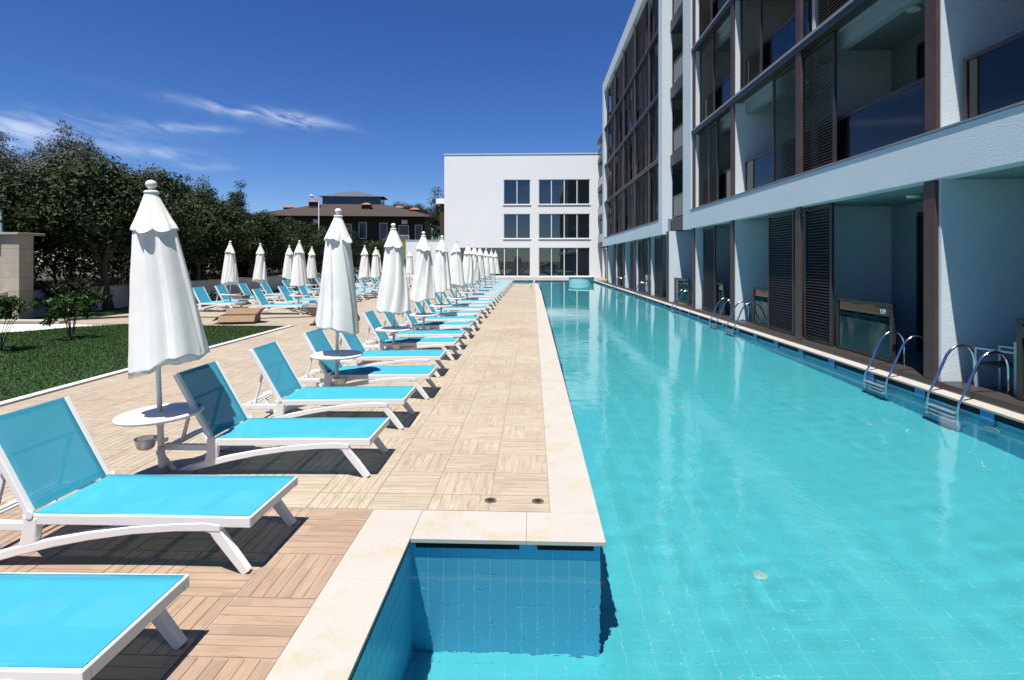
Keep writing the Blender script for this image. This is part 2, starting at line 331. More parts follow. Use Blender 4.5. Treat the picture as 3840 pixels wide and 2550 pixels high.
# ------------------------------------------------------------------ pool basin
sh = MB()
def vwall(x0, y0, x1, y1, z0=FZ - .02, z1=-.03): sh.add([(x0, y0, z0), (x1, y1, z0), (x1, y1, z1), (x0, y0, z1)], [(0, 1, 2, 3)])
e = .0016
OUT = [(NX0 - e, PYN), (NX0 - e, NY1 + e), (PX0 - e, NY1 + e), (PX0 - e, FY0 - e), (FX0, FY0 - e), (FX0, PY1 + e), (PX1 + e, PY1 + e), (PX1 + e, PYN)]
for a, b in zip(OUT, OUT[1:] + OUT[:1]): vwall(*a, *b)
wall_grout = sh; sh = MB()
for r in [(NX0 - e, PX0 - e, PYN, NY1 + e), (PX0 - e, PX1 + e, PYN, PY1 + e), (FX0, PX0 - e, FY0 - e, PY1 + e)]:
    x0, x1, y0, y1 = r; sh.add([(x0, y0, FZ - e), (x1, y0, FZ - e), (x1, y1, FZ - e), (x0, y1, FZ - e)], [(0, 1, 2, 3)])
basin = tag(receiver(sh.build('pool_basin', M['pgrout'])), kind='structure')
M['wgrout'] = pm('pale_wall_grout', (.30, .66, .72), .8, .05, 5)
receiver(wall_grout.build('wall_grout', M['wgrout'], basin))
TW, TH_, G_ = .2145, .1075, .004
# wall tiles of the near bay one by one (front wall, 12 columns by 6 rows)
WTW = (PX0 - NX0) / 12
wt = box(0, WTW - .007, -.002, 0, 0, TW - .008).mesh('pool_tile', M['pwall'])
cols = 12
ntile = 0
for i in range(cols):
    for j in range(7):
        z = max(.0245 - (j + 1) * TW, FZ); zt = min(.0245 - j * TW - .008, -.034)
        o = receiver(link('pool_tile', wt, basin, (NX0 + .003 + i * WTW, NY1 + e - .0002, z))); ntile += 1
        o.scale = (1, 1, max(.05, (zt - z) / (TW - .008)))
# floor tiles: nearest in view as objects, the rest one field
ft = box(0, TW - G_, 0, TH_ - G_, -.0014, 0).mesh('pool_tile', M['ptile'])
fl = []
y = PYN
while y < PY1 - TH_:
    x = PX1 - TW
    while x > NX0:
        if x > PX0 - TW * .5 or y < NY1 - TH_ or (y > FY0): fl.append((x, y))
        x -= TW
    y += TH_
def inview(x, y, z, mrg=1.06):
    v = Vector((x, y, z)) - CAM; d = v.dot(FWD)
    return d > .3 and abs(v.dot(RGT) / d) < 1920 / _f * mrg and -1573 / _f * mrg < v.dot(UPV) / d
fl.sort(key=lambda p: (0 if inview(p[0], p[1], -1.1) else 1, (p[0] - 1.6) ** 2 + p[1] ** 2))
field = MB()
for k, (x, y) in enumerate(fl):
    if x < PX0 and y < NY1 and x < NX0 + .005: x = NX0 + .01
    if k < 300 - ntile: receiver(link('pool_tile', ft, basin, (x, y, FZ)))
    else: field.add([(x, y, FZ), (x + TW - G_, y, FZ), (x + TW - G_, y + TH_ - G_, FZ), (x, y + TH_ - G_, FZ)], [(0, 1, 2, 3)])
tag(receiver(field.build('floor_tile_field', M['ptile'], basin)), kind='stuff')
wf = MB()
def wall_field(axis, c, a0, a1, nrm):
    a = a0
    while a < a1 - TH_ * .5:
        b = min(a + TH_ - G_, a1)
        for j in range(7):
            z0 = max(.0245 - (j + 1) * TW, FZ); z1 = min(.0245 - j * TW - .007, -.034)
            if z1 - z0 < .02: continue
            if axis == 'x': wf.add([(c + nrm * .0005, a, z0), (c + nrm * .0005, b, z0), (c + nrm * .0005, b, z1), (c + nrm * .0005, a, z1)], [(0, 1, 2, 3)])
            else: wf.add([(a, c + nrm * .0005, z0), (b, c + nrm * .0005, z0), (b, c + nrm * .0005, z1), (a, c + nrm * .0005, z1)], [(0, 1, 2, 3)])
        a += TH_
wall_field('x', NX0, PYN, NY1, 1); wall_field('x', PX0, NY1, FY0, 1); wall_field('x', PX1, PYN, PY1, -1); wall_field('y', PY1, FX0, PX1, -1); wall_field('y', FY0, FX0, PX0, 1)
tag(receiver(wf.build('wall_tile_field', M['pwall'], basin)), kind='stuff')
# cove strip at the foot of the near bay wall
receiver(box(NX0 + .02, PX0 + .05, NY1 - .10, NY1 - .006, FZ + .0005, FZ + .0018).build('cove_step', M['ptile'], basin))
# overflow slots under the coping
k = 0
for y in np.arange(PYN + .2, PY1 - 1, 1.32):
    box(PX1 - .022, PX1 - .005, y, y + 1.08, -.125, -.034).build('overflow_slot', M['black'], basin)
    box(PX1 - .028, PX1 - .006, y + 1.082, y + 1.318, -.4, -.034).build('slot_divider', M['blueslab'], basin)
for y in np.arange(NY1 + .3, FY0 - 1, 1.32): box(PX0 + .005, PX0 + .02, y, y + 1.0, -.09, -.034).build('overflow_slot', M['black'], basin)
for x0, x1 in ((-.86, -.10), (.03, .44)): box(x0, x1, NY1 - .02, NY1 - .006, -.075, -.034).build('overflow_slot', M['black'], basin)
for x in np.arange(FX0 + .2, PX1 - 1, 1.3): box(x, x + 1.08, PY1 - .02, PY1 - .006, -.12, -.034).build('overflow_slot', M['black'], basin)
# floor inlets
for x, y, s in [(2.0, 4.95, 1), (5.3, 5.2, 1), (5.15, 8.7, .9), (2.55, 9.6, .9), (2.2, 14.2, .9)]:
    o = MB().lathe([(.02, 0), (.062 * s, 0), (.062 * s, .006), (.048 * s, .010), (.044 * s, .006), (.03, .012), (.025, .018), (.005, .018)], 20).build('floor_inlet', M['inlet'], basin); o.location = (x, y, FZ + .002); receiver(o)
o = MB().lathe([(.02, 0), (.14, 0), (.14, .015), (.1, .02), (.01, .02)], 24).build('wall_light', M['inlet'], basin); o.location = (PX1 - .012, 7.75, -.62); o.rotation_euler = (0, -math.pi / 2, 0); receiver(o)

# water surface: real ripples
def water():
    ys = [PYN]
    while ys[-1] < PY1: ys.append(min(PY1, ys[-1] + min(.26, .045 + max(0, ys[-1] - 6) * .0055)))
    def patch(x0, x1, y0, y1, nx):
        yy = np.array([y for y in ys if y0 < y < y1]); yy = np.concatenate([[y0], yy, [y1]]); xx = np.linspace(x0, x1, nx + 1); X, Y = np.meshgrid(xx, yy); return X, Y
    rng = np.random.RandomState(5)
    A = rng.uniform(0, 2 * np.pi, 46); K = np.exp(rng.uniform(np.log(2.2), np.log(24), 46)); Ph = rng.uniform(0, 6.28, 46)
    rings = [(2.05, 4.45, .55, 1.), (4.1, 3.9, .4, .7), (5.5, 5.9, .6, 1.), (3.0, 3.4, .35, .5), (1.1, 5.3, .4, .6), (4.6, 7.5, .5, .6), (2.9, 9.0, .6, .6), (1.4, 11.5, .6, .5), (3.6, 13, .7, .5), (.9, 3.2, .4, .7)]
    mb = MB()
    for pt in [(NX0 - .004, PX0 - .004, PYN, NY1 + .004, 30), (PX0 - .004, PX1 + .004, PYN, PY1, 118), (FX0, PX0 - .004, FY0, PY1, 30)]:
        X, Y = patch(*pt); Z = np.zeros_like(X)
        msk = .45 + .55 * np.clip(np.sin(X * 1.1 + Y * .5 + 1) * np.sin(Y * .62 - X * .7 + 2) + .35, 0, 1)
        for a, kk, ph in zip(A, K, Ph): Z += (.0009 if kk < 9 else .0030) / kk * np.sin(kk * (np.cos(a) * X + np.sin(a) * Y) + ph + .6 * np.sin(1.7 * X + ph) * np.sin(1.3 * Y + a))
        Z *= msk
        for rx, ry, rr, am in rings:
            d = np.hypot(X - rx, Y - ry); Z += .00042 * am * np.sin(d * 30) * np.exp(-((d - rr * .45) / (rr * .42)) ** 2)
        fade = np.clip(1 - np.maximum(0, Y - 9) / 26, .22, 1); Z = Z * fade
        h, w = X.shape; idx = np.arange(h * w).reshape(h, w)
        V = np.stack([X, Y, Z + WZ], -1).reshape(-1, 3); F = np.stack([idx[:-1, :-1], idx[:-1, 1:], idx[1:, 1:], idx[1:, :-1]], -1).reshape(-1, 4)
        mb.add(V.tolist(), F.tolist())
    m = bpy.data.meshes.new('pool_water'); m.from_pydata(mb.v, [], mb.f)
    bm = bmesh.new(); bm.from_mesh(m); bmesh.ops.remove_doubles(bm, verts=bm.verts, dist=.0005); bm.to_mesh(m); bm.free()
    m.materials.append(M['water']); m.polygons.foreach_set('use_smooth', [True] * len(m.polygons))
    o = link('pool_water', m); o.cycles.is_caustics_caster = True; return tag(o, kind='structure')
water()

# ------------------------------------------------------------------ coping stones
coping = tag(MB().add([(-.05, 0, -.05), (.05, 0, -.05), (0, .05, -.05)], [(0, 1, 2)]).build('pool_coping', M['coping']), kind='structure'); coping.location = (.33, 20, -.02)
CI = coping.matrix_basis.inverted()
def stone(x0, x1, y0, y1, t=.034):
    j = .0006; o = box(-(x1 - x0) / 2 + j, (x1 - x0) / 2 - j, -(y1 - y0) / 2 + j, (y1 - y0) / 2 - j, -t, random.uniform(-.001, .001)).build('coping_stone', M['coping'], coping, bevel=.004)
    o.location = ((x0 + x1) / 2 - .33, (y0 + y1) / 2 - 20, .02)
for x0, x1 in ((-.897, -.05), (-.05, .526)): stone(x0, x1, 4.012, 4.473)
y = 4.473
while y < 48: h = min(.98, 48.16 - y); stone(.138, .526, y, y + h); y += h
y = 4.473
while y > PYN: stone(-1.298, -.897, y - .98, y); y -= .98
y = PYN
while y < PY1: stone(6.20, 6.448, y, min(y + .98, PY1 - .04)); y += .98
x = FX0
while x < .138: stone(x, min(x + .98, .138), 47.75, 48.16); x += .98
x = FX0
while x < 9: stone(x, x + .98, PY1 - .04, PY1 + .4); x += .98

# ------------------------------------------------------------------ deck of parquet tiles
deckm = sheet([(-7.4, .138, 4.473, 47.75), (-15.6, -7.4, 16.95, 60), (-7.4, FX0, 47.75, 60), (-40, 12, PY1 + .4, 68)], -.005)
M['greygrout'] = pm('grey_grout', (.22, .195, .165), .9, .12, 8)
deck = tag(deckm.build('pool_deck', M['greygrout']), kind='structure')
sheet([(-7.4, -1.298, -2, 4.473)], -.005).build('grout_bed', M['grout'], deck)
S = .5
def tile_geo():
    vs = []; fs = []; uvs = []; npk = 6; w = (S - .006) / npk; h = S / 2 - .003
    for k in range(npk):
        y0 = -S / 2 + .003 + k * w + (.0017 if k else 0); y1 = -S / 2 + .003 + (k + 1) * w - (.0017 if k < npk - 1 else 0); o = len(vs)
        vs += [(-h, y0, -.006), (h, y0, -.006), (h, y1, -.006), (-h, y1, -.006), (-h + .001, y0 + .001, 0), (h - .001, y0 + .001, 0), (h - .001, y1 - .001, 0), (-h + .001, y1 - .001, 0)]
        for q in [(4, 5, 6, 7), (0, 1, 5, 4), (1, 2, 6, 5), (2, 3, 7, 6), (3, 0, 4, 7)]: fs.append(tuple(i + o for i in q))
    o = len(vs); h2 = S / 2 - .0035; vs += [(-h2, -h2, -.0040), (h2, -h2, -.0040), (h2, h2, -.0040), (-h2, h2, -.0040)]; fs.append((o, o + 1, o + 2, o + 3))
    uv = [(v[0] + .25, v[1] + .25) for v in vs]
    return vs, fs, uv
TV, TF, TU = tile_geo()
def tile_mesh(name, mat, cx=1):
    m = bpy.data.meshes.new(name); m.from_pydata([(x * cx if False else x, y, z) for x, y, z in TV], [], TF); u = m.uv_layers.new(name='UVMap')
    for lp in m.loops: u.data[lp.index].uv = TU[lp.vertex_index]
    m.materials.append(mat); return m
TLm, TBm = tile_mesh('deck_tile', M['tile_light']), tile_mesh('deck_tile', M['tile_brown'])
tiles = []
for i in range(-1, 32):
    for j in range(-6, 112):
        x = .138 - .25 - i * S; y = 4.78 + .25 + j * S
        if y > 4.75:
            if x > .138: continue
            if x > -7.4 + .1 and y < 47.6: tiles.append((x, y, (i + j) % 2, 0, 1))
            elif x < -7.4 + .1 and x > -15.4 and 17.1 < y < 59: tiles.append((x, y, (i + j) % 2, 0, 1))
for i in range(15): tiles.append((.138 - .25 - i * S, 4.6265, i % 2, 0, .60))        # cut row beside the front coping
for i in range(12):
    for j in range(-8, 1):
        x = -1.298 - .25 - i * S; y = 4.024 + j * S
        if y > -2: tiles.append((x, y, (i + j) % 2, 1, 1))
tiles += [(-1.298 - .25 - i * S, 4.3735, i % 2, 1, .39) for i in range(12)]
tiles = [t for t in tiles if not (t[4] < 1 and t[0] < -7.3)]
def vis(t): return inview(t[0], t[1], 0, 1.03)
tiles.sort(key=lambda t: (0 if vis(t) else 1, t[0] ** 2 + t[1] ** 2))
fv, ff, fuv, fmi = [], [], [], []
for k, (x, y, r, br, sc) in enumerate(tiles):
    if k < 300:
        o = link('deck_tile', TBm if br else TLm, deck, (x, y, 0), (0, 0, math.pi / 2 * r))
        if sc < 1: o.scale = (1, sc, 1) if not r else (sc, 1, 1)
    else:
        if y > 47.6 and x > -6.2: continue
        ou = random.uniform(0, 300); ov = random.randrange(0, 300) ; b0 = len(fv)
        far = y > 24 or x < -9
        src = TV if not far else TV
        for (px, py, pz), (u, v) in zip(TV, TU):
            if sc < 1: (px, py) = (px, py * sc) if not r else (px * sc, py)
            if r: px, py = -py, px
            fv.append((x + px, y + py, pz)); fuv.append((u + ou, v + ov))
        for q in (TF if not far else TF[:-1:5]): ff.append(tuple(i + b0 for i in q)); fmi.append(br)
m = bpy.data.meshes.new('deck_tile_field'); m.from_pydata(fv, [], ff); u = m.uv_layers.new(name='UVMap')
li = np.zeros(len(m.loops), int); m.loops.foreach_get('vertex_index', li); u.data.foreach_set('uv', np.array(fuv)[li].ravel())
m.materials.append(M['tile_light']); m.materials.append(M['tile_brown']); m.polygons.foreach_set('material_index', fmi)
tag(link('deck_tile_field', m, deck), kind='stuff')
# two open fixing holes by the front coping
for x, y in ((-.30, 4.70), (.10, 4.70)):
    o = MB().lathe([(.01, .001), (.052, .001), (.05, .004), (.036, .005), (.034, .002), (.01, .002)], 20).build('fixing_hole', M['rust'], deck); o.location = (x - .06, y - .03, .001)
    h = MB().lathe([(.003, 0), (.028, 0), (.027, .001), (.003, .001)], 16).build('hole_opening', M['black'], deck); h.location = (x - .06, y - .03, .0065)

# ------------------------------------------------------------------ lawn, kerb, paths
lawn_poly = [(-7.55, -3), (-7.55, 16.75), (-9.2, 16.88), (-11, 16.9), (-13.0, 17.2), (-13.9, 16.7), (-14.5, 15.6), (-15.4, 14.6), (-17, 13.6), (-24, 12.0), (-24, -3)]
lm = MB().add([(x, y, -.005) for x, y in lawn_poly], [tuple(range(len(lawn_poly)))])
lawn = tag(lm.build('lawn', M['lawn']), kind='structure')
tag(sheet([(-18, -15.6, 17.0, 60), (-15.6, -14.0, 17.0, 17.6)], -.02).build('shaded_lawn', M['lawn']), kind='structure')
tag(box(-7.55, -7.40, -3, 16.8, -.05, .03).build('lawn_kerb', M['kerb'], bevel=.006), kind='structure')
tag(MB().add([(-13.2, 16.9, -.002), (-14.0, 16.4, -.002), (-14.6, 15.3, -.002), (-17.2, 13.6, -.002), (-24, 12.1, -.002), (-24, 15.6, -.002), (-17.6, 16.9, -.002), (-15.6, 17.1, -.002)], [tuple(range(8))[::-1]]).build('white_path', M['whitepave']), kind='structure')
tag(box(-18.5, -15.2, 17.2, 17.55, -.02, .10).build('path_step', M['beige'], bevel=.01), kind='structure')
def inpoly(x, y, P):
    c = False
    for (x1, y1), (x2, y2) in zip(P, P[1:] + P[:1]):
        if (y1 > y) != (y2 > y) and x < (x2 - x1) * (y - y1) / (y2 - y1) + x1: c = not c
    return c
def blades(name, inside, bounds, n, hmin, hmax, mat, z0=0, w=.006):
    x0, x1, y0, y1 = bounds; P = []
    xs = RNG.uniform(x0, x1, n * 2); ys = RNG.uniform(y0, y1, n * 2)
    for x, y in zip(xs, ys):
        if inside(x, y): P.append((x, y))
        if len(P) >= n: break
    P = np.array(P); n = len(P); a = RNG.uniform(0, 6.28, n); h = RNG.uniform(hmin, hmax, n); ln = RNG.uniform(-.5, .5, (n, 2)) * h[:, None]
    dx, dy = np.cos(a) * w, np.sin(a) * w
    V = np.empty((n, 3, 3)); V[:, 0] = np.stack([P[:, 0] - dx, P[:, 1] - dy, np.full(n, z0)], 1); V[:, 1] = np.stack([P[:, 0] + dx, P[:, 1] + dy, np.full(n, z0)], 1)
    V[:, 2] = np.stack([P[:, 0] + ln[:, 0], P[:, 1] + ln[:, 1], z0 + h], 1)
    return leafmesh(name, V, mat)
def leafmesh(name, V, mat, tint=None):
    n, k = V.shape[:2]; m = bpy.data.meshes.new(name); m.from_pydata(V.reshape(-1, 3).tolist(), [], np.arange(n * k).reshape(n, k).tolist())
    t = RNG.uniform(0, 1, n) if tint is None else tint
    at = m.attributes.new('tint', 'FLOAT', 'FACE'); at.data.foreach_set('value', t.astype(np.float32)); m.materials.append(mat); return m
gm = blades('grass', lambda x, y: inpoly(x, y, lawn_poly) and inview(x, y, 0, 1.05), (-24, -7.55, 5, 17.3), 110000, .02, .05, M['blade'], -.005)
tag(link('grass', gm), 'short mown green grass growing over the lawn', 'grass', kind='stuff')
gm = blades('dry_grass', lambda x, y: x < -18.2, (-26, -18.2, 12, 48), 26000, .08, .35, M['dry'], .84, .012)
tag(link('dry_grass', gm), 'dry straggly grass behind the low white wall', 'grass', kind='stuff')

# ------------------------------------------------------------------ sun loungers
def make_lounger():
    t = thing('sun_lounger', (0, 0, 0), '', 'sun lounger', 'sun loungers around the pool deck'); pl = M['plastic']
    f = MB()
    for s in (-1, 1):
        y0, y1 = sorted((s * .35, s * .305)); f.beam([(0, .333, .034), (-.7, .326, .034), (-1.2, .318, .033), (-1.56, .312, .033)], y0, y1)
        f.beam([(-1.54, .262, .028), (-1.80, .262, .028), (-1.96, .262, .027)], y0, y1)
    f.box(-.028, -.001, -.304, .304, .302, .366)
    for x in (-.45, -.80, -1.15, -1.50): f.box(x - .025, x + .025, -.304, .304, .285, .325)
    f.box(-1.96, -1.92, -.304, .304, .242, .285)
    f.build('seat_frame', pl, t, bevel=.006)
    for s in (-1, 1):
        y0, y1 = sorted((s * .354, s * .298))
        MB().beam([(-.20, .292, .022), (-.30, .298, .028), (-.5, .290, .026), (-.8, .262, .026), (-1.1, .215, .027), (-1.35, .163, .028), (-1.58, .105, .029), (-1.75, .055, .028), (-1.86, .018, .02)], y0, y1).build('side_arch', pl, t, bevel=.006)
        MB().beam([(-.33, .305, .03), (-.25, .285, .036), (-.215, .235, .035), (-.10, .09, .03), (-.03, .002, .027)], y0 + .003, y1 - .003).build('leg', pl, t, bevel=.006)
        MB().beam([(-1.94, .272, .028), (-2.01, .25, .028), (-2.03, .21, .027), (-2.0, .15, .026), (-1.93, .07, .025), (-1.87, .003, .022)], y0 + .003, y1 - .003).build('leg', pl, t, bevel=.006)
        MB().beam([(-1.50, .33, .05), (-1.51, .22, .05), (-1.53, .115, .058)], y0 + .001, y1 - .001).build('hinge_block', pl, t, bevel=.008)
        o = MB().lathe([(.005, -.006), (.026, -.006), (.026, .006), (.005, .006)], 14).build('hinge_cap', pl, t); o.location = (-1.505, s * .352, .345); o.rotation_euler = (math.pi / 2, 0, 0)
    # seat sling, slightly sagging
    def sling(path, hw, th, name):
        vs = []; fs = []; ny = 9; n = len(path)
        for k in (0, 1):
            for i, (x, z) in enumerate(path):
                for j in range(ny):
                    v = -1 + 2 * j / (ny - 1); sag = (1 - v * v) * .010 * math.sin(math.pi * i / (n - 1)); vs.append((x, v * hw, z - sag - k * th))
        b = n * ny
        for i in range(n - 1):
            for j in range(ny - 1):
                a = i * ny + j; fs += [(a, a + 1, a + ny + 1, a + ny), (b + a, b + a + ny, b + a + ny + 1, b + a + 1)]
        for i in range(n - 1): fs += [(i * ny, i * ny + ny, b + i * ny + ny, b + i * ny), (i * ny + ny - 1, b + i * ny + ny - 1, b + i * ny + 2 * ny - 1, i * ny + 2 * ny - 1)]
        MB().add(vs, fs).build(name, M['sling'], t, smooth=True)
    sling([(-.016 - 1.48 * i / 14, .3715 - .020 * i / 14) for i in range(15)], .333, .003, 'seat_sling')
    dx, dz = -.50, .866; bx, bz = -1.525, .352
    bf = MB()
    for s in (-1, 1):
        y0, y1 = sorted((s * .345, s * .30)); bf.beam([(bx, bz - .012, .022), (bx + dx * .36, bz + dz * .36 - .012, .023), (bx + dx * .70, bz + dz * .70 - .01, .022)], y0, y1)
    bf.beam([(bx + dx * .665, bz + dz * .665 - .011, .016), (bx + dx * .70, bz + dz * .70 - .011, .016)], -.3, .3)
    bf.beam([(bx + dx * .02 - .02, bz + dz * .02 - .02, .014), (bx + dx * .06 - .02, bz + dz * .06 - .02, .014)], -.3, .3)
    bf.build('back_frame', pl, t, bevel=.006)
    nx, nz2 = dz, -dx
    sling([(bx + dx * .695 * i / 10 + nx * .0135, bz + dz * .695 * i / 10 + nz2 * .0135) for i in range(11)], .328, .003, 'back_sling')
    su = MB()
    for s in (-1, 1): su.beam([(bx + dx * .42 - .02, bz + dz * .42 - .02, .013), (-1.86, .29, .013)], min(s * .26, s * .235), max(s * .26, s * .235))
    su.tube([(-1.86, -.30, .285), (-1.86, .30, .285)], .011, 8); su.tube([(bx + dx * .42 - .022, -.29, bz + dz * .42 - .022), (bx + dx * .42 - .022, .29, bz + dz * .42 - .022)], .011, 8)
    su.build('back_support', pl, t)
    return t
LG = make_lounger()
rowy = [(2.52, -1.82), (3.86, -1.82), (5.46, -1.52), (6.93, -1.55), (8.37, -1.51), (9.90, -1.61), (11.52, -1.59), (12.82, -1.61), (14.58, -1.62), (16.10, -1.62), (17.85, -1.70), (19.6, -1.66), (21.22, -1.68), (22.95, -1.66)]
y = 24.8
while y < 47.4: rowy.append((y, -1.69 + random.uniform(-.04, .04))); y += 1.72 + random.uniform(-.06, .06)
first = True
for k, (y, x) in enumerate(rowy):
    lab = 'white framed sun lounger with turquoise sling, %s from the camera in the long poolside row' % ORD[k]
    if k == 0: lab = 'nearest turquoise sun lounger, cut off at the bottom left corner of the photo'
    rz = random.uniform(-.022, .022) if k > 4 else (.012 if k == 3 else (-.02 if k == 1 else 0))
    if first: LG.location = (x, y, 0); LG.rotation_euler = (0, 0, rz); LG['label'] = lab; first = False
    else: dup(LG, (x, y, 0), rz, lab)
colA = [20.75, 22.9, 24.5, 26.9, 28.3, 30.3, 31.8, 33.6, 35.2, 37.3, 39, 41, 43]
for k, y in enumerate(colA): dup(LG, (-8.62 + random.uniform(-.12, .12), y, 0), random.uniform(-.05, .05), 'turquoise sun lounger in the second row beyond the lawn, %s from the near end' % ORD[k])
colB = [(21.6, -.10), (23.3, -.05), (25.6, .03), (27.6, 0), (29.9, .03), (32.2, -.02), (34.3, .02), (36.2, 0), (38.4, .03), (40.5, 0), (42.4, 0)]
for k, (y, rz) in enumerate(colB): dup(LG, (-11.75 + random.uniform(-.12, .12), y, 0), rz, 'turquoise sun lounger in the third row beside the trees, %s from the near end' % ORD[k])

# ------------------------------------------------------------------ closed parasols
def canopy(seed, z0=1.05, z1=2.42):
    r = random.Random(seed); n = 176; rows = 46; ng = 7
    cre = [2 * math.pi * (i + r.uniform(-.25, .25)) / ng for i in range(ng)]; dep = [r.uniform(.5, 1.25) for _ in cre]; wid = [r.uniform(.05, .16) for _ in cre]
    tw = r.uniform(.25, .6) * r.choice((-1, 1)); th0 = r.uniform(0, 6.28); ph = [r.uniform(0, 6.28) for _ in range(6)]
    vs = []; fs = []
    edges = sorted(c % (2 * math.pi) for c in cre[:7]); sgn = 1 if tw > 0 else -1
    def rr(th, t, Rb):
        a = (sgn * (th - tw * 1.5 * (t - .5) - .25 * math.sin(2.2 * t + ph[4]))) % (2 * math.pi); f = 1 + .05 * math.sin(2 * th + ph[0]) + .03 * t * math.sin(3 * th + ph[1])
        for q in range(len(edges)):
            e0 = edges[q]; e1 = edges[(q + 1) % len(edges)] + (2 * math.pi if q == len(edges) - 1 else 0); b = a if a >= e0 else a + 2 * math.pi
            if e0 <= b < e1:
                u = (b - e0) / (e1 - e0); k_ = 1 - .10 / (e1 - e0); A = .20 * dep[q] * (.35 + .65 * math.sin(math.pi * min(1, .15 + t * .8)))
                f += A * ((u / k_) ** 1.4 if u < k_ else max(0, 1 - (u - k_) / (1 - k_))) - A * .45 + .04 * math.sin(u * math.pi * 2 + ph[q % 6]) * t; break
        return Rb * f
    for i in range(rows + 1):
        t = i / rows
        for k in range(n):
            th = 2 * math.pi * k / n; hem = .068 * math.sin(th - th0) + .02 * math.sin(4 * th + ph[2]) + .012 * math.sin(9 * th + ph[3])
            z = z1 + (z0 + hem - z1) * t; Rb = .10 + .05 * min(1, t / .08) ** .8 + .172 * t
            a = rr(th, t, Rb); vs.append((a * math.cos(th), a * math.sin(th), z))
    for t2, sc, dz in ((1, .985, .004), (1, .80, .07), (1, .2, .16)):
        for k in range(n):
            th = 2 * math.pi * k / n; hem = .068 * math.sin(th - th0) + .02 * math.sin(4 * th + ph[2]); a = rr(th, 1, .322) * sc; vs.append((a * math.cos(th), a * math.sin(th), z0 + hem + dz))
    for i in range(rows + 3):
        for k in range(n): a = i * n + k; b = i * n + (k + 1) % n; fs.append((a, b, b + n, a + n))
    lower = MB().add(vs, fs).mesh('canopy', M['canvas'], smooth=True)
    vs = []; fs = []; R2 = 26
    for i in range(R2 + 1):
        t = i / R2
        for k in range(n):
            th = 2 * math.pi * k / n; lobes = math.sin(4 * th + ph[4]); sc = (abs(math.sin(3.5 * th + ph[4] * .5 + .8 * math.sin(th + ph[1]))) ** .8) * (.6 + .5 * math.sin(2 * th + ph[2]))
            Rb = .05 + .155 * t ** 1.05; f = 1 + .05 * t * lobes
            for c, d, w in zip(cre, dep, wid):
                dd = (th - c + .15 + math.pi) % (2 * math.pi) - math.pi; f -= .12 * d * t * math.exp(-(dd / (w * 1.2)) ** 2)
            if t > .82: f += (t - .82) / .18 * (.20 * sc * (.5 + .5 * math.sin(3 * th + ph[0])) - .04)
            z = 2.665 - .37 * t - (.05 * (sc - .5) * max(0, (t - .7) / .3)) - .02 * math.sin(th + ph[5]) * t
            vs.append((Rb * f * math.cos(th), Rb * f * math.sin(th), z))
    for k in range(n):
        x, y, z = vs[R2 * n + k]; vs.append((x * .93, y * .93, z + .02))
    for k in range(n):
        x, y, z = vs[R2 * n + k]; vs.append((x * .70, y * .70, z + .03))
    for i in range(R2 + 2):
        for k in range(n): a = i * n + k; b = i * n + (k + 1) % n; fs.append((a, b, b + n, a + n))
    return lower, MB().add(vs, fs).mesh('vent_flap', M['canvas'], smooth=True)
CAN = [canopy(s) for s in (3, 8, 21, 34)]
U_pole = MB().tube([(0, 0, .02), (0, 0, .30)], .031, 16).tube([(0, 0, .29), (0, 0, .60)], .027, 16).tube([(0, 0, .59), (0, 0, 2.66)], .0225, 16).mesh('pole', M['pole'], smooth=False)
for p in U_pole.polygons: p.use_smooth = len(p.vertices) == 4
U_base = MB().lathe([(.01, 0), (.275, 0), (.28, .012), (.275, .032), (.24, .042), (.05, .046), (.042, .10), (.01, .10)], 40).mesh('base', M['conc'])
U_tab = MB().lathe([(.02, -.012), (.30, -.016), (.345, -.012), (.362, .002), (.364, .014), (.352, .026), (.335, .028), (.31, .020), (.05, .020), (.044, .03), (.02, .03)], 56).mesh('table_top', M['plastic'], smooth=True)
U_hub = MB().lathe([(.02, -.10), (.034, -.10), (.040, -.02), (.02, -.02)], 20).mesh('table_hub', M['pole'], smooth=False)
U_fin = MB().lathe([(.02, 2.655), (.062, 2.655), (.064, 2.672), (.05, 2.682), (.022, 2.686), (.02, 2.70), (.03, 2.708), (.043, 2.724), (.048, 2.742), (.043, 2.76), (.028, 2.775), (.008, 2.781)], 24).mesh('finial', M['plastic'], smooth=True)
U_cup = MB().lathe([(.005, .252), (.062, .252), (.075, .27), (.092, .345), (.097, .35), (.094, .353), (.087, .346), (.070, .275), (.058, .259), (.005, .259)], 24, (.16, 0)).mesh('cup_holder', M['clearplastic'], smooth=True)
U_clamp = MB().box(-.04, .075, -.012, .012, .325, .35).box(-.038, -.034, -.03, .03, .318, .355).mesh('clamp', M['pole'])
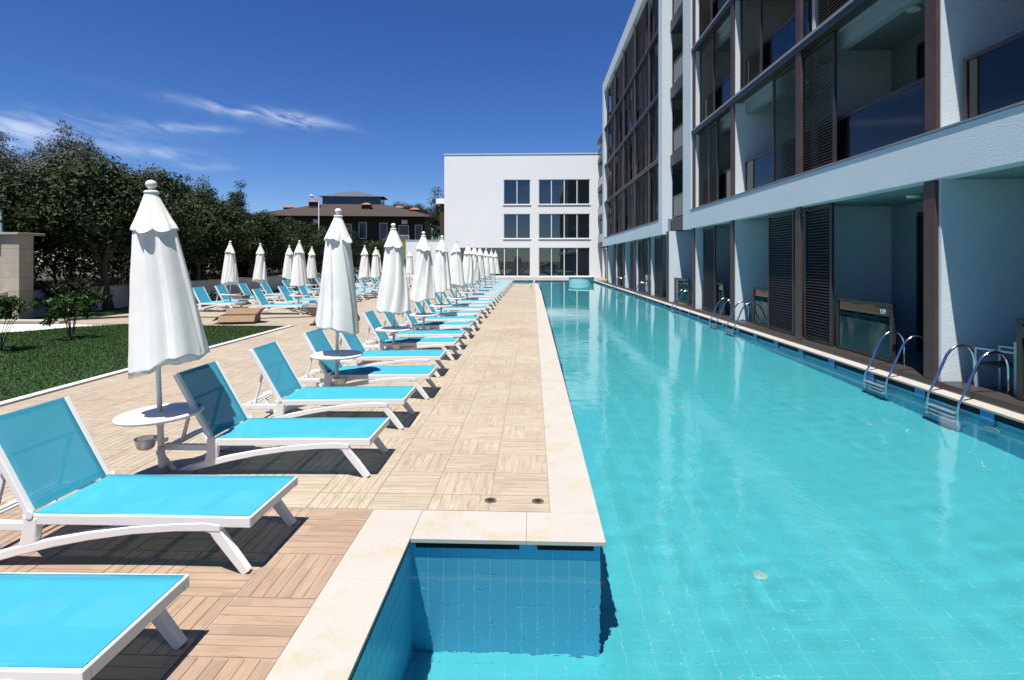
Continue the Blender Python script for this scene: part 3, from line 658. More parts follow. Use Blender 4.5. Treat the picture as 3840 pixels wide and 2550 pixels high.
def parasol(x, y, label, k, top=1.0, tz=.62, cup=0., lean=0.):
    t = thing('closed_parasol', (x, y, 0), label, 'parasol', 'closed white parasols', 0); lx = -.035 if k == 0 else random.uniform(-.008, .02); ly = random.uniform(-.01, .012)
    lo, ve = CAN[k % 4]; rz = random.uniform(0, 6.28)
    link('base', U_base, t); po_ = link('pole', U_pole, t, None, (ly, lx, 0)); po_.scale = (1, 1, top)
    tb = link('table_top', U_tab, t, (lx * tz, 0, tz), (0, -.04 if k == 0 else 0, 0)); link('table_hub', U_hub, t, (lx * tz, 0, tz))
    a = link('canopy', lo, t); a.matrix_basis = Matrix.Rotation(lx, 4, 'Y') @ Matrix.Rotation(ly, 4, 'X') @ (Matrix.Translation((0, 0, 2.6)) @ Matrix.Rotation(-.075, 4, 'Y') @ Matrix.Translation((0, 0, -2.6)) if k == 0 else Matrix.Identity(4)) @ Matrix.Rotation(rz, 4, 'Z') @ Matrix.Diagonal((1, 1, top, 1)); b = link('vent_flap', ve, a)
    link('finial', U_fin, t).matrix_basis = Matrix.Rotation(lx, 4, 'Y') @ Matrix.Rotation(ly, 4, 'X') @ Matrix.Diagonal((1, 1, top, 1))
    c = link('cup_holder', U_cup, t, (0, 0, .02), (0, 0, cup)); link('clamp', U_clamp, c)
    return t
ums = [(-3.46, 5.04, 1.0, .59, math.pi), (-2.83, 7.88, 1.0, .66, -.9), (-2.80, 11.04, 1.0, .64, -1.0), (-2.82, 14.18, 1.0, .62, -.7), (-2.86, 17.1, 1.01, .62, -1), (-2.86, 20.6, 1.01, .62, -.5), (-2.9, 24.2, 1.01, .62, -.6), (-2.95, 27.4, 1.01, .62, -.2), (-2.95, 30.6, 1.01, .62, .3), (-2.95, 34.3, 1.0, .62, 0), (-2.95, 38.6, 1.0, .62, 0), (-2.9, 42.2, 1.0, .62, 1)]
for k, (x, y, tp, tz, cp) in enumerate(ums): parasol(x, y, 'closed white parasol with round table, %s from the camera along the poolside row' % ORD[k] if k else 'largest closed white parasol, nearest the camera, with round white table on its pole', k, tp, tz, cp)
for k, (x, y) in enumerate([(-9.40, 21.85), (-9.3, 25.8), (-9.0, 29.2), (-9.4, 32.7), (-8.8, 36.3), (-9, 40)]): parasol(x, y, 'closed white parasol among the second row of loungers, %s from the near end' % ORD[k], k + 1, 1.02, .62, random.uniform(0, 6))
for k, (x, y) in enumerate([(-12.5, 22.4), (-12.75, 25.4), (-12.85, 28.6), (-12.75, 31.4), (-12.2, 35.6), (-11.9, 38.6), (-11.8, 41.6)]): parasol(x, y, 'closed white parasol in the third row beside the trees, %s from the near end' % ORD[k], k + 2, 1.02, .62, random.uniform(0, 6))

# ------------------------------------------------------------------ hotel wings
FX = 6.42; SX = 6.68          # band face, shutter plane
LV = [4.08, 7.30, 10.62, 13.95, 17.3]
BT = [3.27]
slat_budget = [300]
def shutter(parent, y0, y1, z0, z1, X, fine):
    w = y1 - y0; h = z1 - z0; fr = .075
    s = MB().box(X - .03, X + .03, y0, y0 + fr, z0, z1).box(X - .03, X + .03, y1 - fr, y1, z0, z1).box(X - .03, X + .03, y0 + fr, y1 - fr, z0, z0 + .09).box(X - .03, X + .03, y0 + fr, y1 - fr, z1 - .09, z1).build('shutter', M['bronze'], parent, bevel=.004)
    pitch = .068; n = int((h - .2) / pitch); zz = z0 + .1 + (h - .2 - (n - 1) * pitch) / 2
    def sl(mb, z):
        a = rad(46); c, sn = math.cos(a) * .042, math.sin(a) * .042; tx, tz = -math.sin(a) * .006, math.cos(a) * .006
        q = [(X - c - tx, z - sn - tz), (X + c - tx, z + sn - tz), (X + c + tx, z + sn + tz), (X - c + tx, z - sn + tz)]
        mb.add([(x, y, zq) for y in (y0 + fr, y1 - fr) for x, zq in q], [(0, 1, 2, 3), (7, 6, 5, 4), (0, 4, 5, 1), (1, 5, 6, 2), (2, 6, 7, 3), (3, 7, 4, 0)])
    if fine and slat_budget[0] >= n:
        slat_budget[0] -= n; mb = MB(); sl(mb, 0); me = mb.mesh('slat', M['slat'])
        for i in range(n): link('slat', me, s, (0, 0, zz + i * pitch))
    else:
        mb = MB()
        for i in range(n): sl(mb, zz + i * pitch)
        tag(mb.build('slats', M['slat'], s), kind='stuff')
def railing(parent, y0, y1, z0, X, h=1.05, fr=.06):
    f = MB().box(X - .03, X + .03, y0, y0 + fr, z0, z0 + h).box(X - .03, X + .03, y1 - fr, y1, z0, z0 + h).box(X - .035, X + .035, y0 - .004, y1 + .004, z0 + h - .005, z0 + h + .06).box(X - .03, X + .03, y0 + fr, y1 - fr, z0, z0 + .06).build('glass_railing', M['bronze'], parent, bevel=.004)
    box(X - .006, X + .006, y0 + fr - .01, y1 - fr + .01, z0 + .05, z0 + h).build('pane', M['railglass'], f); return f
def post(parent, y, z0, z1, x=6.46): box(x, x + .058, y, y + .27, z0, z1).build('post', M['postwood'], parent, bevel=.008)
def doorwall(parent, y0, y1, z0, z1, X):
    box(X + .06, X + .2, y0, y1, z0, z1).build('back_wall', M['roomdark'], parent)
    n = 3; w = (y1 - y0 - .9) / n
    box(X - .02, X + .05, y1 - .9, y1, z0, z1).build('back_wall', M['shadewall'], parent)
    f = MB()
    for i in range(n + 1): f.box(X - .03, X + .03, y0 + i * w - .03, y0 + i * w + .03, z0, z1 - .3)
    f.box(X - .031, X + .031, y0, y1 - .9, z1 - .3, z1 - .22).build('door_frame', M['bronze'], parent)
    box(X - .02, X + .05, y0, y1 - .9, z1 - .22, z1).build('lintel', M['shadewall'], parent)
    for i in range(n): box(X - .008, X + .008, y0 + i * w + .03, y0 + (i + 1) * w - .03, z0, z1 - .3).build('door_pane', M['doorglass'], parent)
def lamp(parent, x, y, z): MB().lathe([(.01, z - .05), (.12, z - .05), (.13, z - .02), (.13, z), (.01, z)], 20, (x, y)).build('ceiling_lamp', M['lamphead'], parent)
def wing(name, label, Y0, Y1, fins, ground_sh, ground_rail, upper_sh, near_end, far_end, fine):
    t = thing(name, (8, (Y0 + Y1) / 2, 0), label, 'building'); off = Vector(t.location)
    # everything below is built in world coordinates and shifted back by the parent's place
    TOP = 18.3; SF = 1.2
    b = box(FX, SX + .03, Y0, Y1, 3.33, 4.08).build('bottom_band', M['stucco'], t, bevel=.01)
    box(FX - .015, FX + .2, Y0 + (.82 if near_end else 0), Y1 - SF, 4.084, 4.12).build('band_flashing', M['darkflash'], t)
    box(FX, 6.80, Y1 - SF, Y1, 4.082, TOP).build('side_frame', M['stucco'], t, bevel=.01)
    if near_end: box(FX, 6.92, Y0, Y0 + .82, 4.082, TOP).build('side_frame', M['stucco'], t, bevel=.01)
    box(FX, SX + .03, Y0 + .83, Y1 - SF - .005, 17.3, TOP - .002).build('top_band', M['stucco'], t, bevel=.01)
    box(9.2, 17, Y0, Y1, -.02, TOP - .05).build('core_wall', M['smoothwall'], t)
    box(6.9, 16.5, Y0 + 2, Y1 - 1.5, TOP + .05, TOP + 1.1).build('roof_parapet', M['darkpanel'], t)
    box(SX + .035, 9.3, Y0 + .01, Y1 - .01, 17.32, TOP - .02).build('roof_slab', M['shadewall'], t)
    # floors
    box(SX + .035, 9.19, Y0 + .01, Y1 - .01, 3.34, 4.075).build('floor_slab', M['shadewall'], t)
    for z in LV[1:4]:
        box(SX + .04, 9.19, Y0 + .83, Y1 - SF - .01, z - .22, z).build('floor_slab', M['shadewall'], t)
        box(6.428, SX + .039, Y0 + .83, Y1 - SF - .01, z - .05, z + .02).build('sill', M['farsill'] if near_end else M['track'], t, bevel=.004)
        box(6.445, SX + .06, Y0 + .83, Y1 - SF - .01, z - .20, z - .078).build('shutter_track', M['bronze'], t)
        box(SX + .16, SX + .36, Y0 + .83, Y1 - SF - .01, z - .55, z - .222).build('beam', M['shadewall'], t)
    box(SX + .16, SX + .36, Y0 + .83, Y1 - SF - .01, 16.85, 17.315).build('beam', M['shadewall'], t)
    box(6.45, 9.19, Y0, Y1, -.03, .012).build('balcony_floor', M['floorbalc'], t)
    box(6.452, 6.83, Y0 + .01, Y1 - .01, .014, .10).build('bottom_track', M['bronze'], t)
    for i, y in enumerate(fins):
        fx = 6.78 if abs(y - 13.6) < .01 else (6.58 if near_end else 6.52); fu = 6.78 if (near_end or fx > 6.7) else 6.52; fm = M['shadewall'] if near_end else M['stucco']  # upper partitions of the far wing take the shade-darkened wall colour
        if Y0 - 1 < y < Y1:
            box(fx, 9.19, y, y + .12, .003, 3.335).build('partition_wall', M['stucco'], t)
            post(t, y + .05, .104, 3.325)
        for f in range(4):
            if Y0 + .9 < y < Y1 - SF - .3:
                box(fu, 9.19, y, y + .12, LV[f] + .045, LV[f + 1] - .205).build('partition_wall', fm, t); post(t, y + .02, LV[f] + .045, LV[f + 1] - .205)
    ed = [Y0] + [y for y in fins if Y0 < y < Y1] + [Y1]
    for a, c in zip(ed, ed[1:]):
        if c - a < 1: continue
        for f in range(-1, 4):
            z0 = .014 if f < 0 else LV[f] + .002; z1 = 3.33 if f < 0 else LV[f + 1] - .224
            doorwall(t, max(a, Y0) + .21, c - .01, z0, z1, 8.6)
            if f >= 0 and near_end:
                for q_ in (1.5, 3.0):
                    if a + q_ + .2 < c: box(6.62, 6.70, a + q_, a + q_ + .12, LV[f] + .045, LV[f + 1] - .205).build('mullion', M['bronze'], t)
            if f >= 0: railing(t, a + .3, c - .12, LV[f] + .05, SX + .125, 1.02)
            if f < 3 and a < 24: lamp(t, 7.6, (a + c) / 2, z1 - (.0 if f < 0 else .0))
    for y0, y1, dX in ground_sh: shutter(t, y0, y1, .104, 3.32, SX - dX, fine)
    for y0, y1 in ground_rail: railing(t, y0, y1, .104, SX + .06, 1.06, .09)
    for f, y0, y1 in upper_sh: shutter(t, y0, y1, LV[f] + .045, LV[f + 1] - .21, SX - .02, fine and f == 0)
    for c in list(t.children):
        c.location = -off
    return t
finsN = [.0, 4.55, 9.1, 13.6, 18.1, 22.45]
near = wing('hotel_building', 'near white hotel wing with brown louvred shutters rising over the pool at the right', -4.5, 24.0, finsN,
     [(12.6, 13.85, .0), (14.4, 15.95, .0), (20.55, 21.95, .0), (1.5, 3.0, 0)], [(10.6, 12.55), (5.9, 7.95), (15.9, 17.2), (19.8, 22.3), (1.0, 3.2)],
     [(0, 12.45, 13.95), (0, 14.05, 15.6), (0, 21.2, 22.6), (0, 20.2, 21.15), (0, 3.2, 4.5), (1, 16.4, 18.0), (1, 20.6, 22.3), (1, 11.6, 13.2), (1, 5.2, 6.8), (2, 20.9, 22.4), (2, 14.2, 15.7), (2, 16.4, 17.9), (2, 9.45, 10.9), (2, 18.7, 20.1), (3, 12, 13.5), (3, 19.4, 20.9), (3, 14.5, 16)], False, True, True)
finsF = [31.1, 35.45, 39.8, 44.1, 48.4]
rs = random.Random(4); ush = []
for f in range(4):
    for a in [28.8, 31.25, 35.6, 39.95, 44.25, 48.5]:
        for y0 in rs.sample([.25, 1.7, 2.9], rs.choice((2, 2, 2, 3, 1))): 
            if a + y0 + 1.4 < 50.3 and not (a == 28.8 and y0 > 1.0): ush.append((f, a + y0, a + y0 + rs.uniform(1.25, 1.5)))
far = wing('hotel_building', 'far white hotel wing framing four floors of brown shutters beyond the recess', 27.8, 51.5, finsF,
     [(29.0, 30.6, 0), (33.9, 35.3, 0), (36.6, 38.2, 0), (42.6, 44.0, 0), (45, 46.2, 0)], [(31.8, 33.8), (40.3, 42)], ush, True, True, False)
# recess between the wings: balconies with dark slab edges
rc = thing('hotel_building', (8, 25.9, 0), 'recessed balcony bay between the two white hotel wings with dark slab edges', 'building')
roff = Vector(rc.location)
for f in range(5):
    z = LV[f] if f else 4.08
    box(6.82, 9.19, 24.01, 27.79, z - .62, z - .05).build('slab_edge', M['darkpanel'], rc); box(6.9, 9.19, 24.01, 27.79, z - .048, z).build('floor_slab', M['shadewall'], rc)
    if f < 4: railing(rc, 24.04, 27.76, z + .05, 6.95, 1.0); box(8.6, 8.8, 24.01, 27.79, z + .002, LV[f + 1] - .622).build('back_wall', M['shadewall'], rc); box(8.62, 8.598, 24.5, 26.5, z + .002, z + 2.2).build('door_pane', M['doorglass'], rc)
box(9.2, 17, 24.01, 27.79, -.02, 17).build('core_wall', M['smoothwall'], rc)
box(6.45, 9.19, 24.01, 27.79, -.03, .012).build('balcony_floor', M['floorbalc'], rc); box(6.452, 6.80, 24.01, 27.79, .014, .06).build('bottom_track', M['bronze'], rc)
box(8.6, 8.8, 24.01, 27.79, .014, 3.45).build('back_wall', M['shadewall'], rc); railing(rc, 24.2, 26.6, .104, SX + .06, 1.06, .09)
box(6.52, 9.19, 26.8, 26.92, .013, 3.44).build('partition_wall', M['stucco'], rc); post(rc, 26.85, .062, 3.44)
for c in rc.children: c.location = -roff
# link beyond the far wing
lk = thing('hotel_building', (8, 59.5, 0), 'narrow recessed link with dark balcony edges beside the end facade', 'building'); loff = Vector(lk.location)
for f in range(4):
    z = LV[f] if f else 4.08
    box(7.7, 9.19, 51.51, 66.3, z - .55, z + .02).build('slab_edge', M['darkpanel'], lk); box(8.4, 8.6, 51.51, 66.3, z + .022, LV[f + 1] - .552).build('back_wall', M['shadewall'], lk)
    railing(lk, 51.6, 58.5, z + .03, 7.8, 1.0); railing(lk, 58.6, 66.2, z + .03, 7.8, 1.0)
box(7.65, 9.19, 51.51, 66.3, 15.6, 16.2).build('roof_slab', M['darkpanel'], lk); box(8.4, 8.6, 51.51, 66.3, 0, 3.4).build('back_wall', M['shadewall'], lk)
for y in (55, 58.5, 62): box(7.75, 8.0, y, y + .3, 0, 3.42).build('post', M['smoothwall'], lk)
for c in lk.children: c.location = -loff
# room number plates
def text_mesh(s, size, mat):
    cu = bpy.data.curves.new('number', 'FONT'); cu.body = s; cu.size = size; cu.extrude = .001; o = bpy.data.objects.new('tmp', cu); COL.objects.link(o)
    dg = bpy.context.evaluated_depsgraph_get(); me = bpy.data.meshes.new_from_object(o.evaluated_get(dg)); bpy.data.objects.remove(o); me.materials.clear(); me.materials.append(mat); return me
for s, ya, z in (('109', 11.0, 1.0), ('110', 7.85, 1.0)):
    p = box(SX + .02, SX + .032, ya - .33, ya, z - .03, z + .13).build('number_plate', M['plate'], near); p.location = -Vector(near.location)
    d = link('room_number', text_mesh(s, .13, M['digit']), p, (SX + .018, ya - .03, z + .005), (math.pi / 2, 0, -math.pi / 2))

# end facade
ew = thing('hotel_building', (-1.5, 70, 0), 'white flat roofed end wing with ribbon windows facing down the pool', 'building'); eo = Vector(ew.location)
EY = 66.4; X0, X1 = -10.7, 8.6
wins = [(-3.54, -.32, 8.77, 11.75, 2), (.67, 6.78, 8.77, 11.75, 4), (-3.54, -.32, 4.67, 7.64, 2), (.67, 6.78, 4.67, 7.64, 4), (-9.7, -.32, .15, 3.58, 6), (.67, 6.78, .15, 3.58, 4)]
xs = sorted({X0, X1} | {w[0] for w in wins} | {w[1] for w in wins}); zs = sorted({-.02, 14.75} | {w[2] for w in wins} | {w[3] for w in wins})
fw = MB()
for xa, xb in zip(xs, xs[1:]):
    for za, zb in zip(zs, zs[1:]):
        if any(w[0] <= xa + .001 and xb <= w[1] + .001 and w[2] <= za + .001 and zb <= w[3] + .001 for w in wins): continue
        fw.box(xa, xb, EY, EY + .35, za, zb)
bmf = bmesh.new(); me = fw.mesh('facade_wall', None); bmf.from_mesh(me); bmesh.ops.remove_doubles(bmf, verts=bmf.verts, dist=.001)
seen = {}; kill = []
for f_ in bmf.faces: seen.setdefault(tuple(sorted(v.index for v in f_.verts)), []).append(f_)
for v_ in seen.values():
    if len(v_) > 1: kill += v_
bmesh.ops.delete(bmf, geom=kill, context='FACES'); bmf.to_mesh(me); bmf.free(); me.materials.append(M['smoothwall']); link('facade_wall', me, ew)
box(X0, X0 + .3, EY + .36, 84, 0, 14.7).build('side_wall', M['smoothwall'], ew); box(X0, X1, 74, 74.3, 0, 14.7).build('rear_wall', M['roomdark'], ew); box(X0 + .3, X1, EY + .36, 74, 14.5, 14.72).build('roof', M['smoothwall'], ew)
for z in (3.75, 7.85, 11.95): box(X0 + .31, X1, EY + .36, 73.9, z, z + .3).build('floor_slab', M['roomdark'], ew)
box(X0 - .06, X1, EY - .05, EY + .45, 14.76, 14.90).build('roof_flashing', M['flash'], ew)
for xa, xb, za, zb, n in wins:
    f = MB(); w = (xb - xa) / n
    for i in range(n + 1): f.box(xa + i * w - (.05 if 0 < i < n else 0) - (.06 if i == n else 0), xa + i * w + (.05 if 0 < i < n else 0) + (.06 if i == 0 else 0), EY + .05, EY + .13, za, zb)
    f.box(xa + .061, xb - .061, EY + .055, EY + .125, za, za + .06).box(xa + .061, xb - .061, EY + .055, EY + .125, zb - .06, zb)
    wobj = f.build('window', M['winwhite'], ew)
    for i in range(n): box(xa + i * w + .03, xa + (i + 1) * w - .03, EY + .08, EY + .095, za + .03, zb - .03).build('pane', M['farglass'], wobj)
    if za > 1: box(xa - .08, xb + .08, EY - .07, EY + .049, za - .09, za - .002).build('sill', M['winwhite'], wobj)
    if za > 8:
        q = xb - w if n == 2 else xa + w * .3; q2 = xb - .05 if n == 2 else xa + w * 2.2
        vs = []; nn = 40
        for i in range(nn + 1):
            u_ = q + (q2 - q) * i / nn; vs += [(u_, EY + .5 + .05 * math.sin(i * 1.3), za + .05), (u_, EY + .5 + .03 * math.sin(i * 1.1), zb - .65)]
        MB().add(vs, [(2 * i, 2 * i + 2, 2 * i + 3, 2 * i + 1) for i in range(nn)]).build('curtain', M['curtain'], wobj)
    if za < 1:
        for i in range(n):
            for q in range(5):
                u0 = xa + i * w + .1 + q * (w - .2) / 5; box(u0, u0 + (w - .2) / 5 - .05, EY + .5, EY + .52, zb - 1.15, zb - .04).build('blind', M['blind'], wobj)
MB().box(-9.45, -9.25, EY - .16, EY - .002, 3.95, 4.02).box(-9.42, -9.28, EY - .3, EY - .161, 3.86, 4.04).build('wall_lamp', M['bronze'], ew)
for c in ew.children: c.location = -eo
# annex and wood-clad tower left of it
ax = thing('annex', (-13, 68, 0), 'low plain white annex wall left of the end facade', 'building'); ao = Vector(ax.location)
o = box(-15.4, -10.76, 66.5, 72, 0, 4.45).build('wall', M['smoothwall'], ax); o.location = -ao; o = box(-15.44, -10.77, 66.46, 72, 4.452, 4.53).build('coping', M['flash'], ax); o.location = -ao
tw = thing('stair_tower', (-11.8, 75, 0), 'dark slatted wooden tower with white roof slab behind the annex', 'tower'); to = Vector(tw.location)
o = box(-12.6, -10.75, 74.6, 78, 0, 9.7).build('wall', M['wood'], tw); o.location = -to
for i in range(48): o = box(-12.62, -10.745, 74.52, 74.598, 4.7 + i * .104, 4.77 + i * .104).build('slat', M['wood'], tw); o.location = -to
o = box(-13.1, -10.5, 74.2, 78.3, 9.702, 10.4).build('roof_slab', M['smoothwall'], tw); o.location = -to
o = MB().tube([(-12.6, 74.5, 10.4), (-12.6, 74.5, 11.5)], .04, 8).tube([(-12.6, 74.5, 11.5), (-11.9, 74.5, 11.2), (-10.6, 74.5, 10.9)], .035, 8).build('roof_rail', M['chrome'], tw); o.location = -to

# ------------------------------------------------------------------ hot tub at the pool's far end
tb = thing('hot_tub', (4.66, 53.6, WZ), 'round raised pale blue tub standing in the far end of the pool', 'tub')
MB().lathe([(.05, -1.2), (1.14, -1.2), (1.16, -.2), (1.22, .55), (1.23, .60), (.05, .60)], 48).build('tub_wall', M['tub'], tb, smooth=False)
MB().lathe([(1.0, .602), (1.26, .602), (1.27, .62), (1.26, .66), (1.0, .665)], 48).build('tub_rim', M['winwhite'], tb)

# ------------------------------------------------------------------ pool ladders
def make_ladder():
    t = thing('pool_ladder', (0, 0, 0), '', 'ladder', 'steel pool ladders'); c = M['chrome']
    prof = [(.66, .0), (.66, .40), (.655, .50), (.63, .60), (.57, .68), (.48, .715), (.38, .70), (.30, .64), (.23, .55), (.02, .06), (-.04, -.06), (-.055, -.16), (-.055, -.95), (-.045, -1.02), (.05, -1.05)]
    for s in (-1, 1):
        MB().tube([(x, s * .31, z) for x, z in prof], .021, 10).build('rail', c, t, smooth=True); MB().lathe([(.01, 0), (.05, 0), (.045, .012), (.01, .014)], 16, (.66, s * .31)).build('anchor_plate', c, t)
    for z in (-.34, -.58, -.82):
        o = box(-.115, -.005, -.288, .288, z - .012, z + .012).build('step', M['steelstep'], t, bevel=.006); receiver(o)
    return t
LD = make_ladder(); lad = [(8.57, 'pool ladder nearest the camera in front of the 110 balcony'), (10.2, 'pool ladder beside the 109 glass railing'), (17.6, 'nearer of the pair of pool ladders below the tall shutters'), (19.2, 'farther of the pair of pool ladders below the tall shutters'), (24.6, 'single pool ladder in front of the recessed balcony bay'), (32.3, 'nearer of the pair of pool ladders under the far wing'), (33.8, 'farther of the pair of pool ladders under the far wing'), (42.0, 'nearer of the last two pool ladders by the far wing'), (43.2, 'farther of the last two pool ladders by the far wing')]
for k, (y, lb) in enumerate(lad):
    if k == 0: LD.location = (PX1 - .03, y, 0); LD['label'] = lb
    else: dup(LD, (PX1 - .03, y, 0), 0, lb)
dup(LD, (PX0 + .06, 34.6, 0), math.pi, 'steel handrail ladder arching over the deck side coping on the left')

# ------------------------------------------------------------------ balcony chair of room 110
ch = thing('balcony_chair', (7.15, 8.62, .012), 'aluminium armchair with brown slatted back on the balcony of room 110', 'chair')
for s in (-1, 1):
    for x in (-.26, .26): box(x - .016, x + .016, s * .27 - .016, s * .27 + .016, 0, .66 if x < 0 else .84).build('leg', M['seatmetal'], ch)
    box(-.276, .30, s * .27 - .025, s * .27 + .025, .662, .69).build('armrest', M['seatmetal'], ch)
box(-.25, .27, -.25, .25, .42, .45).build('seat', M['rattan'], ch)
for i in range(10): box(.25, .28, -.245 + i * .05, -.205 + i * .05, .50, .84).build('back_slat', M['rattan'], ch)
ch.rotation_euler = (0, 0, rad(-70))

# ------------------------------------------------------------------ vegetation
def leaf_cloud(n_clump, per, R, size, seed, up=.35, aspect=.42, shell=(.45, 1.0), flat=1., clump=.34):
    r = np.random.RandomState(seed); d = r.normal(size=(n_clump, 3)); d /= np.linalg.norm(d, axis=1)[:, None]
    low = d[:, 2] < -.75; d[low, 2] *= -.8
    rad_ = r.uniform(shell[0], shell[1], n_clump) ** .7; bump_ = 1 + .18 * np.sin(d[:, 0] * 5 + seed) * np.sin(d[:, 1] * 4 + 1) + .12 * np.sin(d[:, 2] * 7 + seed)
    c = d * (rad_ * bump_)[:, None] * np.array(R)
    cl = clump * np.mean(R) * r.uniform(.55, 1.2, n_clump)
    e_ = r.normal(size=(n_clump, per, 3)); e_ /= np.linalg.norm(e_, axis=2)[:, :, None]
    pos = c[:, None] + e_ * (cl[:, None] * r.uniform(.35, 1, (n_clump, per)))[:, :, None] * np.array([1, 1, .75 * flat])
    nrm = e_ * .7 + d[:, None] * .4 + np.array([0, 0, up]) + r.normal(size=e_.shape) * .45
    nrm = nrm.reshape(-1, 3); nrm /= np.linalg.norm(nrm, axis=1)[:, None]; pos = pos.reshape(-1, 3); N = len(pos)
    a = r.normal(size=(N, 3)); a[:, 2] -= .3; ax_ = a - nrm * (a * nrm).sum(1)[:, None]; ax_ /= np.linalg.norm(ax_, axis=1)[:, None]; bx_ = np.cross(nrm, ax_)
    s = size * r.uniform(.6, 1.25, N)[:, None]
    V = np.stack([pos - ax_ * s, pos + bx_ * s * aspect + nrm * s * .12 - ax_ * s * .05, pos + ax_ * s, pos - bx_ * s * aspect + nrm * s * .12 - ax_ * s * .05], 1)
    tint = np.clip(np.repeat(r.uniform(.1, .9, n_clump), per) + r.normal(size=N) * .22, 0, 1); return V, tint
def trunk_mesh(h, r0, spread, nb, seed, lean=(0, 0), top=None):
    r = random.Random(seed); mb = MB(); pts = [(lean[0] * (i / 5) ** 1.3 * h + r.uniform(-.03, .03), lean[1] * (i / 5) * h, h * i / 5) for i in range(6)]; mb.tube(pts, [r0 * (1.35 if i == 0 else 1 - .08 * i) for i in range(6)], 12)
    for k in range(nb):
        a = 2 * math.pi * k / nb + r.uniform(-.4, .4); z0 = h * r.uniform(.75, 1); p = Vector(pts[-1]); p.z = z0; e2 = p + Vector((math.cos(a) * spread * r.uniform(.6, 1), math.sin(a) * spread * r.uniform(.6, 1), (top or spread) * r.uniform(.5, 1.1)))
        mid = (p + e2) / 2 + Vector((r.uniform(-.2, .2), r.uniform(-.2, .2), .15 * spread)); mb.tube([p, mid, e2], [r0 * .55, r0 * .35, r0 * .1], 7)
    return mb.mesh('trunk', M['bark'], smooth=True)
def tree(name, loc, label, trunk, V_t, mat, zc, group=None, rz=0, sc=1.):
    t = thing(name, loc, label, 'tree', group, rz); link('trunk', trunk, t); c = link('crown', V_t, t, (0, 0, zc)); tag(c, kind='stuff'); t.scale = (sc, sc, sc); return t
MG = [leafmesh('crown', *(lambda q: (q[0], M['magnolia'], q[1]))(leaf_cloud(230, 100, (2.8, 2.8, 2.1), .10, 3))), leafmesh('crown', *(lambda q: (q[0], M['magnolia'], q[1]))(leaf_cloud(230, 100, (2.65, 2.95, 2.05), .10, 14)))]
MT = [trunk_mesh(2.3, .17, 1.7, 6, 2, (-.10, .02)), trunk_mesh(2.2, .15, 1.6, 6, 5, (.06, 0))]
gr = 'dark evergreen trees along the low wall'
for k, (x, y, sc, lab) in enumerate([(-17.9, 22.6, 1.02, 'dark glossy evergreen tree with a pale curved trunk right of the stone pier'), (-18.3, 29.5, .97, 'dark glossy evergreen tree directly behind the nearest parasol'), (-18.6, 35.5, .88, 'dark evergreen tree rising behind the leftmost small parasols'), (-18.2, 41.5, .84, 'dark evergreen tree in front of the brown roofed building'), (-17.6, 48, .82, 'small dark evergreen at the far end of the tree line'), (-21.6, 19.6, .98, 'dark evergreen tree rising behind the stone pier'), (-16.0, 56, .68, 'farthest dark evergreen beside the annex wall')]):
    tree('evergreen_tree', (x, y, 0), lab, MT[k % 2], MG[k % 2], None, 3.75, gr, 1.7 * k, sc)
OL = [leafmesh('crown', *(lambda q: (q[0], M['olive'], q[1]))(leaf_cloud(210, 130, (2.6, 2.6, 3.0), .095, 7, .2, .30, (.3, 1.05), 1.35, .24))), leafmesh('crown', *(lambda q: (q[0], M['olive'], q[1]))(leaf_cloud(210, 130, (2.2, 2.3, 3.3), .095, 17, .2, .30, (.3, 1.05), 1.35, .24)))]
OT = trunk_mesh(3.2, .22, 2.0, 7, 9, (.03, .02), 3.6)
for k, (x, y, zc, sc, lab) in enumerate([(-24.6, 28.5, 5.2, 1.05, 'tallest silvery olive tree behind the dark evergreens'), (-26.9, 27.0, 4.5, .98, 'silvery olive tree left of the tallest olive'), (-29.0, 27.5, 5.2, 1.06, 'silvery olive tree at the left edge of the photo'), (-22.6, 30.5, 4.5, 1.0, 'silvery olive tree showing right of the tallest olive'), (-22.9, 36.5, 4.2, 1.0, 'loose greyish olive behind the nearest parasol top'), (-17.5, 62, 1.9, .85, 'scrubby greyish bush below the brown building')]):
    tree('olive_tree', (x, y, 0), lab, OT, OL[k % 2], None, zc, 'silvery olive trees', 2.1 * k, sc)
CY = leafmesh('crown', *(lambda q: (q[0], M['pine'], q[1]))(leaf_cloud(70, 60, (.95, .95, 2.9), .14, 33, .3, .3, (.3, 1), 1, .4)))
CT = trunk_mesh(2.2, .12, .4, 4, 12)
for k, (x, y, zc, sc, lab) in enumerate([(-32.6, 60, 7.4, 1.0, 'narrow dark conifer poking above the trees left of the brown roof'), (-43.6, 68, 9.4, 1.0, 'small dark conifer tip above the evergreen behind the nearest parasol'), (-13.6, 80, 5.0, 1.5, 'dark conifer squeezed beside the slatted tower'), (-41, 75, 5.6, 1.2, 'dark conifer at the left corner of the brown roofed building')]):
    tree('conifer_tree', (x, y, 0), lab, CT, CY, None, zc, 'far conifers', k, sc)
# treetops beyond the roof
for k, (x, y, sc) in enumerate([(-25.5, 118, 1.4), (-30, 122, 1.5), (-34, 120, 1.4)]): tree('far_tree', (x, y, 5.6), 'green treetop showing over the brown roof, %s from the right' % ORD[k], MT[0], MG[k % 2], None, 3.75, 'treetops beyond the roof', k, sc)
